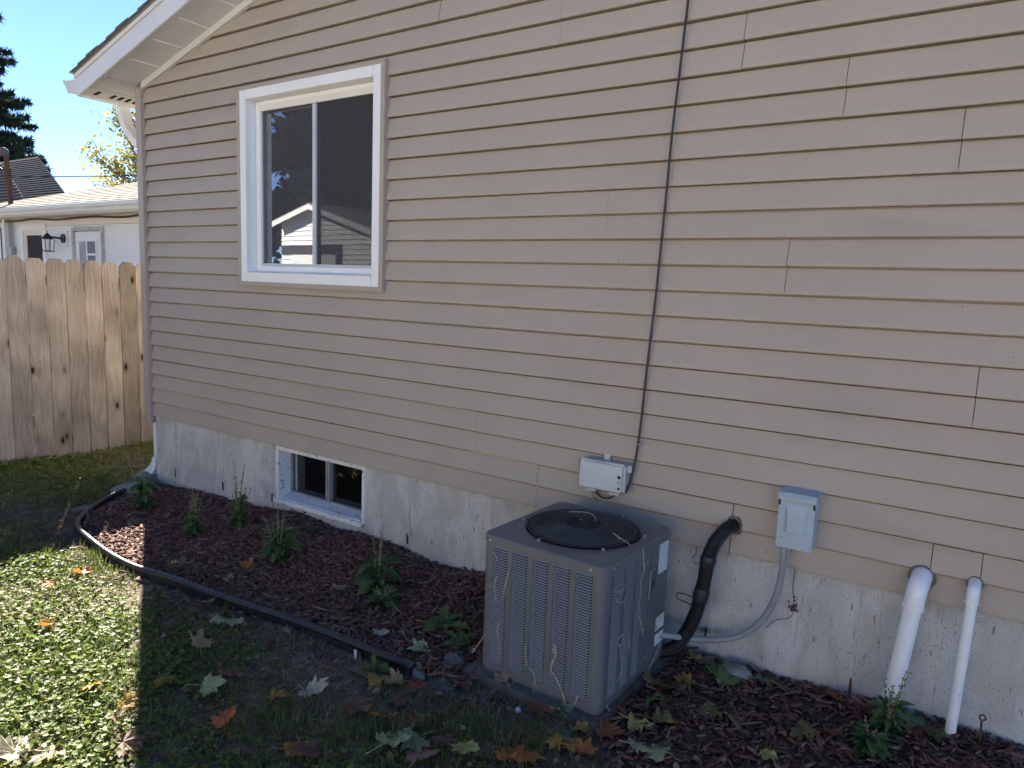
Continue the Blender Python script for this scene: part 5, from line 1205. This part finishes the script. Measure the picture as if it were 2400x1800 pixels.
LEAVES = [
(-4.016,-1.246,.10,'orange','bright orange maple leaf on the sunlit grass nearest the fence shadow'),
(-3.991,-1.423,.08,'orange','small orange leaf on sunlit ground cover left of the brightest orange leaf'),
(-3.481,-1.641,.07,'orange','single small orange leaf in the middle of the sunlit lawn'),
(-2.811,-1.777,.09,'amber','folded amber leaf on sunlit grass just left of the shadow edge'),
(-2.608,-2.120,.13,'cream','large pale cream leaf at the bottom left corner of the lawn'),
(-2.525,-2.043,.10,'tan','pale tan leaf beside the large cream leaf on sunlit grass'),
(-2.382,-1.877,.12,'brown','large flat brown leaf lying across the shadow edge near the bottom'),
(-2.209,-1.594,.10,'redorange','vivid red orange leaf with two raised lobes on shaded ground cover'),
(-2.776,-1.328,.11,'tan','tan curled leaf on shaded lawn left of the edging'),
(-2.965,-1.122,.09,'palegreen','pale greenish leaf in bare soil just below the black edging'),
(-2.882,-1.086,.09,'palegreen','pale yellow green leaf touching the reddish stones below the edging'),
(-2.469,-1.491,.11,'palegreen','faded green leaf beside a rolled brown leaf on the lawn'),
(-2.471,-1.388,.09,'brown','rolled brown leaf pointing away from the faded green leaf'),
(-2.661,-1.568,.08,'gold','golden brown leaf in the shade right of the shadow edge'),
(-2.599,-1.749,.07,'gold','narrow gold leaf sliver standing at the shadow edge'),
(-3.339,-0.808,.09,'tan','tan and orange leaf on the mulch just inside the edging'),
(-3.383,-0.668,.08,'orange','orange leaf on the mulch at the foot of the middle weed'),
(-3.746,-0.885,.05,'yellow','small bright yellow leaf on the mulch near the edging bend'),
(-3.152,-1.046,.07,'tan','small tan leaf against the outer side of the edging'),
(-2.715,-0.558,.07,'tan','tan orange leaf on the mulch left of the broadleaf weed'),
(-2.227,-0.757,.08,'cream','cream leaf lying alone on the mulch inside the edging'),
(-1.972,-0.743,.10,'palegreen','pale yellow green maple leaf by the rocks at the edging end'),
(-1.969,-1.073,.09,'gold','golden yellow maple leaf standing below the edging end'),
(-1.891,-1.001,.08,'tan','tan gold leaf between the golden leaf and the red leaf'),
(-1.804,-0.986,.07,'red','dark red leaf near the end of the black edging'),
(-1.871,-0.873,.06,'rust','rust leaf resting against the rock at the edging end'),
(-2.117,-1.269,.12,'cream','ragged whitish dry leaf on straw in the shaded lawn'),
(-2.198,-1.373,.09,'gold','ochre leaf left of the ragged whitish leaf'),
(-1.903,-1.245,.11,'brown','large domed brown leaf in the shaded lawn below the edging'),
(-1.806,-1.102,.08,'brown','small brown leaf between ground cover patches left of the air conditioner'),
(-1.741,-1.234,.09,'rust','crumpled rust leaf above the large pale green maple leaf'),
(-1.631,-1.174,.06,'rust','small rust leaf just right of the crumpled rust leaf'),
(-1.636,-1.318,.125,'palegreen','large pale green maple leaf lying flat near the bottom edge'),
(-1.568,-1.252,.11,'greygreen','greyish green leaf overlapping the large pale green maple leaf'),
(-1.495,-1.317,.12,'pinkbrown','big pinkish brown leaf below the pair of pale green leaves'),
(-1.805,-1.534,.12,'brown','large dark brown leaf at the bottom edge beside an orange one'),
(-1.886,-1.552,.09,'amber','orange oval leaf at the bottom edge left of the dark brown leaf'),
(-1.390,-1.195,.09,'yellowgreen','curled pale yellow leaf in the long grass tuft'),
(-1.492,-1.192,.08,'brown','flat brown leaf in the grass right of the pale green pair'),
(-1.529,-0.754,.07,'tan','tan shrivelled leaf leaning on the air conditioner pad at its left end'),
(-1.250,-1.135,.09,'orange','orange leaf cut by the bottom edge left of centre'),
(-1.325,-0.796,.12,'rust','large brown orange leaf in front of the air conditioner face'),
(-1.243,-0.783,.10,'greygreen','tan green leaf right of the large brown orange leaf before the unit'),
(-1.449,-0.760,.08,'greygreen','grey green leaf tucked under the air conditioner front'),
(-1.125,-0.821,.08,'gold','ochre leaf on the stone before the unit corner'),
(-1.040,-0.793,.10,'rust','rust brown leaf right of the ochre leaf on the stone'),
(-1.103,-0.957,.08,'amber','bright yellow orange leaf at the bottom below the ochre leaf'),
(-1.153,-0.950,.08,'gold','dark ochre leaf partly under the bright yellow orange leaf'),
(-1.038,-0.946,.07,'orange','thin orange leaf right of the bright yellow orange leaf'),
(-1.208,-1.092,.11,'orange','broad orange leaf at the bottom edge in dry grass'),
(-0.968,-0.683,.10,'yellowgreen','yellow green leaf just right of the air conditioner front corner'),
(-0.891,-0.618,.11,'olive','tan olive leaf with pointed lobes on the right mulch'),
(-0.970,-0.524,.11,'green',"bright green leaf standing beside the unit's right front corner"),
(-0.819,-0.793,.12,'palegreen','light green star shaped maple leaf at the bottom of the right mulch'),
(-0.906,-0.809,.10,'palegreen','pale green leaf left of the star shaped maple leaf'),
(-0.932,-0.265,.10,'gold','golden leaf beside the right face of the air conditioner'),
(-0.935,-0.365,.10,'brown','brown leaf in front of the golden leaf beside the unit'),
(-1.017,-0.376,.09,'olive',"olive leaf touching the air conditioner's right face"),
(-0.845,-0.118,.10,'greengrey','green leaf left of the oval grey stone'),
(-0.750,-0.417,.10,'olive','green and orange leaf alone on the right mulch'),
(-0.653,-0.060,.10,'greengrey','green three lobed leaf right of the oval grey stone'),
(-0.769,-0.164,.11,'green2','long green leaf in front of the oval grey stone'),
(-0.418,-0.337,.12,'olive','large olive green leaf in the middle of the right mulch'),
(-0.355,-0.060,.08,'rust','orange brown leaf against the foundation left of the white pipes'),
(-0.336,-0.300,.07,'rust','rust leaf beside the large olive leaf on the right mulch'),
(-0.100,-0.059,.11,'greengrey','broad green leaf between the two white pipes'),
(-0.500,-0.567,.07,'yellowgreen','olive yellow leaf at the bottom edge of the right mulch'),
(-0.966,-0.060,.10,'yellowgreen','yellow olive leaf heap piece beneath the insulated hose'),
(-0.909,-0.055,.09,'greygreen','dull green leaf under the grey conduit bend'),
(-0.258,-0.056,.07,'brown','small brown leaf beside the leafy weed at the thick white pipe')
]
for i, (x, y, s, c, lab) in enumerate(LEAVES):
    rr = random.Random(900+i); me = maple_mesh('fallen_leaf', 900+i, LM[c], .35 if ('flat' in lab or 'large pale' in lab or 'beside the large cream' in lab) else 1.0); k = s*.86
    z = float(hgt(x, y)) + .036
    tilt = (.55, .45) if any(w in lab for w in ('standing','folded','rolled','curled','raised','crumpled','leaning')) else (.22, .22)
    o = link('fallen_leaf', me, None, (x, y, z + (.012 if tilt[0] > .3 else 0)), (rr.uniform(-tilt[0],tilt[0]), rr.uniform(-tilt[1],tilt[1]), rr.uniform(0,6.28)), (k*rr.uniform(.85,1.1), k, k*rr.uniform(.7,1.3)))
    tag(o, lab, 'leaf', 'fallen maple leaves')

# ------------------------------------------------------------------ stuff: bark chips, ground cover, grass, straw
def quat_frames(yaw, pitch, roll):
    cy, sy, cp, sp, cr, sr = np.cos(yaw), np.sin(yaw), np.cos(pitch), np.sin(pitch), np.cos(roll), np.sin(roll)
    ex = np.stack([cy*cp, sy*cp, -sp], 1)
    ey = np.stack([cy*sp*sr-sy*cr, sy*sp*sr+cy*cr, cp*sr], 1)
    ez = np.stack([cy*sp*cr+sy*sr, sy*sp*cr-cy*sr, cp*cr], 1)
    return ex, ey, ez
def chips(name, fn, box_, n, label, seed, zoff):
    rng = np.random.default_rng(seed)
    x = rng.uniform(box_[0], box_[1], n); y = rng.uniform(box_[2], box_[3], n); k = fn(x, y) & (rng.random(n) < np.clip(.95+.5*noise2(x*.9+1,y*.9,1,6)-.55*np.clip((x+3.0)/1.2,0,1)*np.clip((-y-.45)/.25,0,1)*(x < -1.7),.25,1)); x = x[k]; y = y[k]; n = len(x)
    L = rng.gamma(3.0, .0110, n)+.012; W_ = rng.uniform(.005,.0125,n)*(1+L*5); T = rng.uniform(.0025,.007,n)
    big = rng.random(n) < .02; L[big] *= 1.7; W_[big] *= 1.6
    yaw = rng.uniform(0,6.28,n); pit = rng.normal(0,.30,n); rol = rng.normal(0,.42,n)
    z = hgt(x, y) + zoff + rng.uniform(-.004,.016,n)*1.0
    ex, ey, ez = quat_frames(yaw, pit, rol); c = np.stack([x,y,z],1)
    tp = rng.uniform(.25,.9,(n,4)); bend = rng.uniform(-.15,.15,n)
    cs = []
    for (sx, sy, sz, q) in ((-1,-1,-1,0),(1,-1,-1,1),(1,1,-1,1),(-1,1,-1,0),(-1,-1,1,2),(1,-1,1,3),(1,1,1,3),(-1,1,1,2)):
        cs.append(c + ex*(sx*L/2)[:,None] + ey*(sy*W_/2*tp[:,q] + bend*L*.0)[:,None] + ez*(sz*T/2)[:,None])
    mid = []
    for (sy, sz) in ((-1,-1),(1,-1),(-1,1),(1,1)):
        mid.append(c + ey*(sy*W_/2 + bend*L*.5)[:,None] + ez*(sz*T/2+ T*.6)[:,None])
    V = np.stack(cs+mid, 1).reshape(-1,3)
    # 0..7 ends, 8:-y-z 9:+y-z 10:-y+z 11:+y+z
    f = np.array([(0,3,7,4),(1,5,6,2),(4,7,11,10),(10,11,6,5),(0,4,10,8),(8,10,5,1),(3,9,11,7),(9,2,6,11)])
    F = (f[None] + (np.arange(n)*12)[:,None,None]).reshape(-1,4)
    return tag(link(name, fast_mesh(name, V, F, M['chip'])), label, 'bark mulch', None, 'stuff')
chips('bark_mulch', in_edging, (-5.5,-1.6,-1.1,.03), 30000, 'dark red brown bark mulch inside the black edging', 1, .016)
chips('bark_mulch', lambda x, y: in_right_bed(x, y) & ~((x > -1.68) & (x < -1.07) & (y > -.76)), (-1.75,.7,-1.5,.03), 12500, 'dark bark mulch right of the air conditioner along the foundation', 2, .014)
chips('bark_litter', lambda x, y: (~in_edging(x,y)) & (~in_right_bed(x,y)) & (dist_edge(x,y) > -.22), (-5.6,-1.0,-1.3,-.5), 1500, 'stray bark bits on soil outside the edging', 3, .004)

def lawn(x, y):
    """ground cover density 0..1"""
    d = .62 + .34*noise2(x*1.0+3, y*1.0, 2, 9)
    de = -dist_edge(x, y)                                   # metres outside the edging
    d = d*np.where(x < -5.45, 1, np.clip((de-.02)/.30, .10, 1))
    path = np.exp(-(((x+5.25)/.75)**2 + ((y+1.05)/.38)**2)); d = d*(1-.88*path)
    d = np.where((x > -2.4) & (y > -1.35), d*.55, d)
    sun_ = (y < -1.05-(x+3.9)*.58) & (x > -4.5); d = np.where(sun_, d+.22, d*np.where(x > -5.0, .82, 1))
    return np.clip(d, 0, 1)
def free(x, y):
    return (~in_edging(x,y)) & (~in_right_bed(x,y)) & ~((x > -1.72) & (x < -1.05) & (y > -.80)) & ~((x > -5.5) & (y > 0)) & ~((x > -5.55) & (x < -5.2) & (y > -.35)) & ~((x > -5.42) & (dist_edge(x,y) > -.035) & (x < -1.8))
def scatter(n, box_, rng, fn, power=1.0):
    x = rng.uniform(box_[0], box_[1], n); y = rng.uniform(box_[2], box_[3], n); k = free(x, y) & (rng.random(n) < fn(x, y)**power); return x[k], y[k]
rng = np.random.default_rng(77)
def in_view(x, y):
    """keep to the wedge of lawn the yard photo shows, with a margin"""
    dx = x; dy = y+3.065
    a = np.arctan2(-dx, dy); return (a > math.radians(-20)) & (a < math.radians(80)) & (np.hypot(dx,dy) > .9)
def leaves_stuff():
    x, y = scatter(230000, (-7.4,-.7,-2.9,1.6), rng, lawn, 1.2)
    k = in_view(x, y); x, y = x[k], y[k]
    far = np.hypot(x, y+3.065); keep = rng.random(len(x)) < np.clip(3.6/far, .45, 1); x, y, far = x[keep], y[keep], far[keep]
    n = len(x); R_ = rng.uniform(.0045,.0128,n)*np.where(far > 4.5, 1.25, 1)*(.75+.5*lawn(x,y))
    yaw = rng.uniform(0,6.28,n); ex, ey, ez = quat_frames(yaw, rng.normal(0,.42,n), rng.normal(0,.42,n))
    c = np.stack([x, y, hgt(x,y)+rng.uniform(.006,.034,n)*(.5+lawn(x,y))],1)
    ang = [30,80,130,180,230,280,330]; pts = [c - ez*(R_*.22)[:,None]]
    for a in ang:
        a = math.radians(a); q = R_*rng.uniform(.88,1.1,n)
        pts.append(c + ex*(q*math.cos(a))[:,None] + ey*(q*math.sin(a))[:,None] + ez*(q*rng.uniform(-.10,.14,n))[:,None])
    V = np.stack(pts,1).reshape(-1,3); f = np.array([(0,i,i+1) for i in range(1,7)])
    F = (f[None] + (np.arange(n)*8)[:,None,None]).reshape(-1,3)
    tag(link('ground_cover', fast_mesh('ground_cover', V, F, M['clover'], True)), 'low round leaved green ground cover over the lawn', 'ground cover', None, 'stuff')
leaves_stuff()
def blades(name, mat, n, label, cat, hlo, hhi, wd, lay, clump, power, seed, patches=None):
    rng = np.random.default_rng(seed)
    x, y = scatter(n, (-7.4,-.7,-2.9,1.6), rng, lambda a, b: np.clip(.35+.5*noise2(a*1.3-5,b*1.3+2,3,10),.03,1), power)
    k = in_view(x,y); x, y = x[k], y[k]
    if clump:
        for (cx, cy, rr_, m) in patches:
            a = rng.normal(cx, rr_, m); b = rng.normal(cy, rr_, m); ok = free(a,b); x = np.concatenate([x,a[ok]]); y = np.concatenate([y,b[ok]])
    n = len(x); h = rng.uniform(hlo,hhi,n); a = rng.uniform(0,6.28,n); l_ = rng.uniform(*lay,n)
    w = wd*rng.uniform(.7,1.3,n)
    d = np.stack([np.cos(a),np.sin(a),np.zeros(n)],1); s = np.stack([-np.sin(a),np.cos(a),np.zeros(n)],1); b = np.stack([x,y,hgt(x,y)+.002],1)
    up = np.array([0,0,1.])
    def pt(t): return b + d*(h*l_*t**1.6)[:,None] + up*(h*np.sqrt(np.clip(1-l_**2,.02,1))*(t-.18*t*t*l_))[:,None]
    p0, p1, p2 = pt(0), pt(.55), pt(1.0)
    V = np.stack([p0-s*w[:,None]*.5, p0+s*w[:,None]*.5, p1+s*w[:,None]*.42, p1-s*w[:,None]*.42, p2+s*w[:,None]*.05, p2-s*w[:,None]*.05],1).reshape(-1,3)
    f = np.array([(0,1,2,3),(3,2,4,5)]); F = (f[None]+(np.arange(n)*6)[:,None,None]).reshape(-1,4)
    tag(link(name, fast_mesh(name, V, F, M[mat])), label, cat, None, 'stuff')
blades('grass', 'grass', 170000, 'short green grass among the ground cover', 'grass', .03, .085, .0028, (.15,.9), True, 1.3, 5,
       [(-1.45,-1.06,.07,500),(-1.25,-.98,.06,300),(-2.1,-1.45,.05,200),(-4.2,-1.12,.09,500),(-4.55,-1.22,.06,250),(-1.8,-1.3,.07,300),(-3.2,-1.5,.1,300),(-1.62,-1.25,.06,240)])
blades('dry_straw', 'straw', 80000, 'dry straw and dead grass littered over the lawn', 'straw', .02, .09, .0018, (.88,.997), True, 1.2, 6,
       [(-2.4,-.66,.16,260),(-2.15,-.75,.12,200),(-2.25,-1.12,.16,700),(-1.95,-1.2,.14,500),(-1.4,-.95,.12,500),(-1.2,-.9,.1,300),(-5.1,-1.0,.35,600),(-2.6,-1.2,.15,300)])

# crumbled leaf litter
def litter():
    rng = np.random.default_rng(91); n = 2600
    x = rng.uniform(-5.4,.4,n); y = rng.uniform(-2.6,.0,n); k = ((free(x,y) & (rng.random(n) < .5+.4*noise2(x*1.5,y*1.5,2,8))) | (in_right_bed(x,y) & (rng.random(n) < .6)) | (in_edging(x,y) & (rng.random(n) < .16))) & ~((x > -1.7) & (x < -1.05) & (y > -.78)); x, y = x[k], y[k]; n = len(x)
    ex, ey, ez = quat_frames(rng.uniform(0,6.28,n), rng.normal(0,.35,n), rng.normal(0,.35,n)); R_ = rng.uniform(.006,.020,n)
    c = np.stack([x,y,hgt(x,y)+rng.uniform(.016,.034,n)],1); pts = []
    for a in range(0,360,60):
        q = R_*rng.uniform(.5,1.25,n); t = math.radians(a); pts.append(c + ex*(q*math.cos(t))[:,None] + ey*(q*math.sin(t)*.75)[:,None] + ez*(q*rng.uniform(-.1,.6,n))[:,None])
    pts.append(c); V = np.stack(pts,1).reshape(-1,3); f = np.array([(6,i,(i+1)%6) for i in range(6)])
    F = (f[None]+(np.arange(n)*7)[:,None,None]).reshape(-1,3)
    tag(link('leaf_litter', fast_mesh('leaf_litter', V, F, mk('leaf_litter', [(.20,.11,.06),(.33,.19,.09),(.26,.16,.10),(.40,.29,.16),(.16,.085,.05),(.30,.24,.10)], by='island', rough=.8, translucent=.2))), 'crumbled brown leaf bits strewn over lawn and mulch', 'leaf litter', None, 'stuff')
litter()
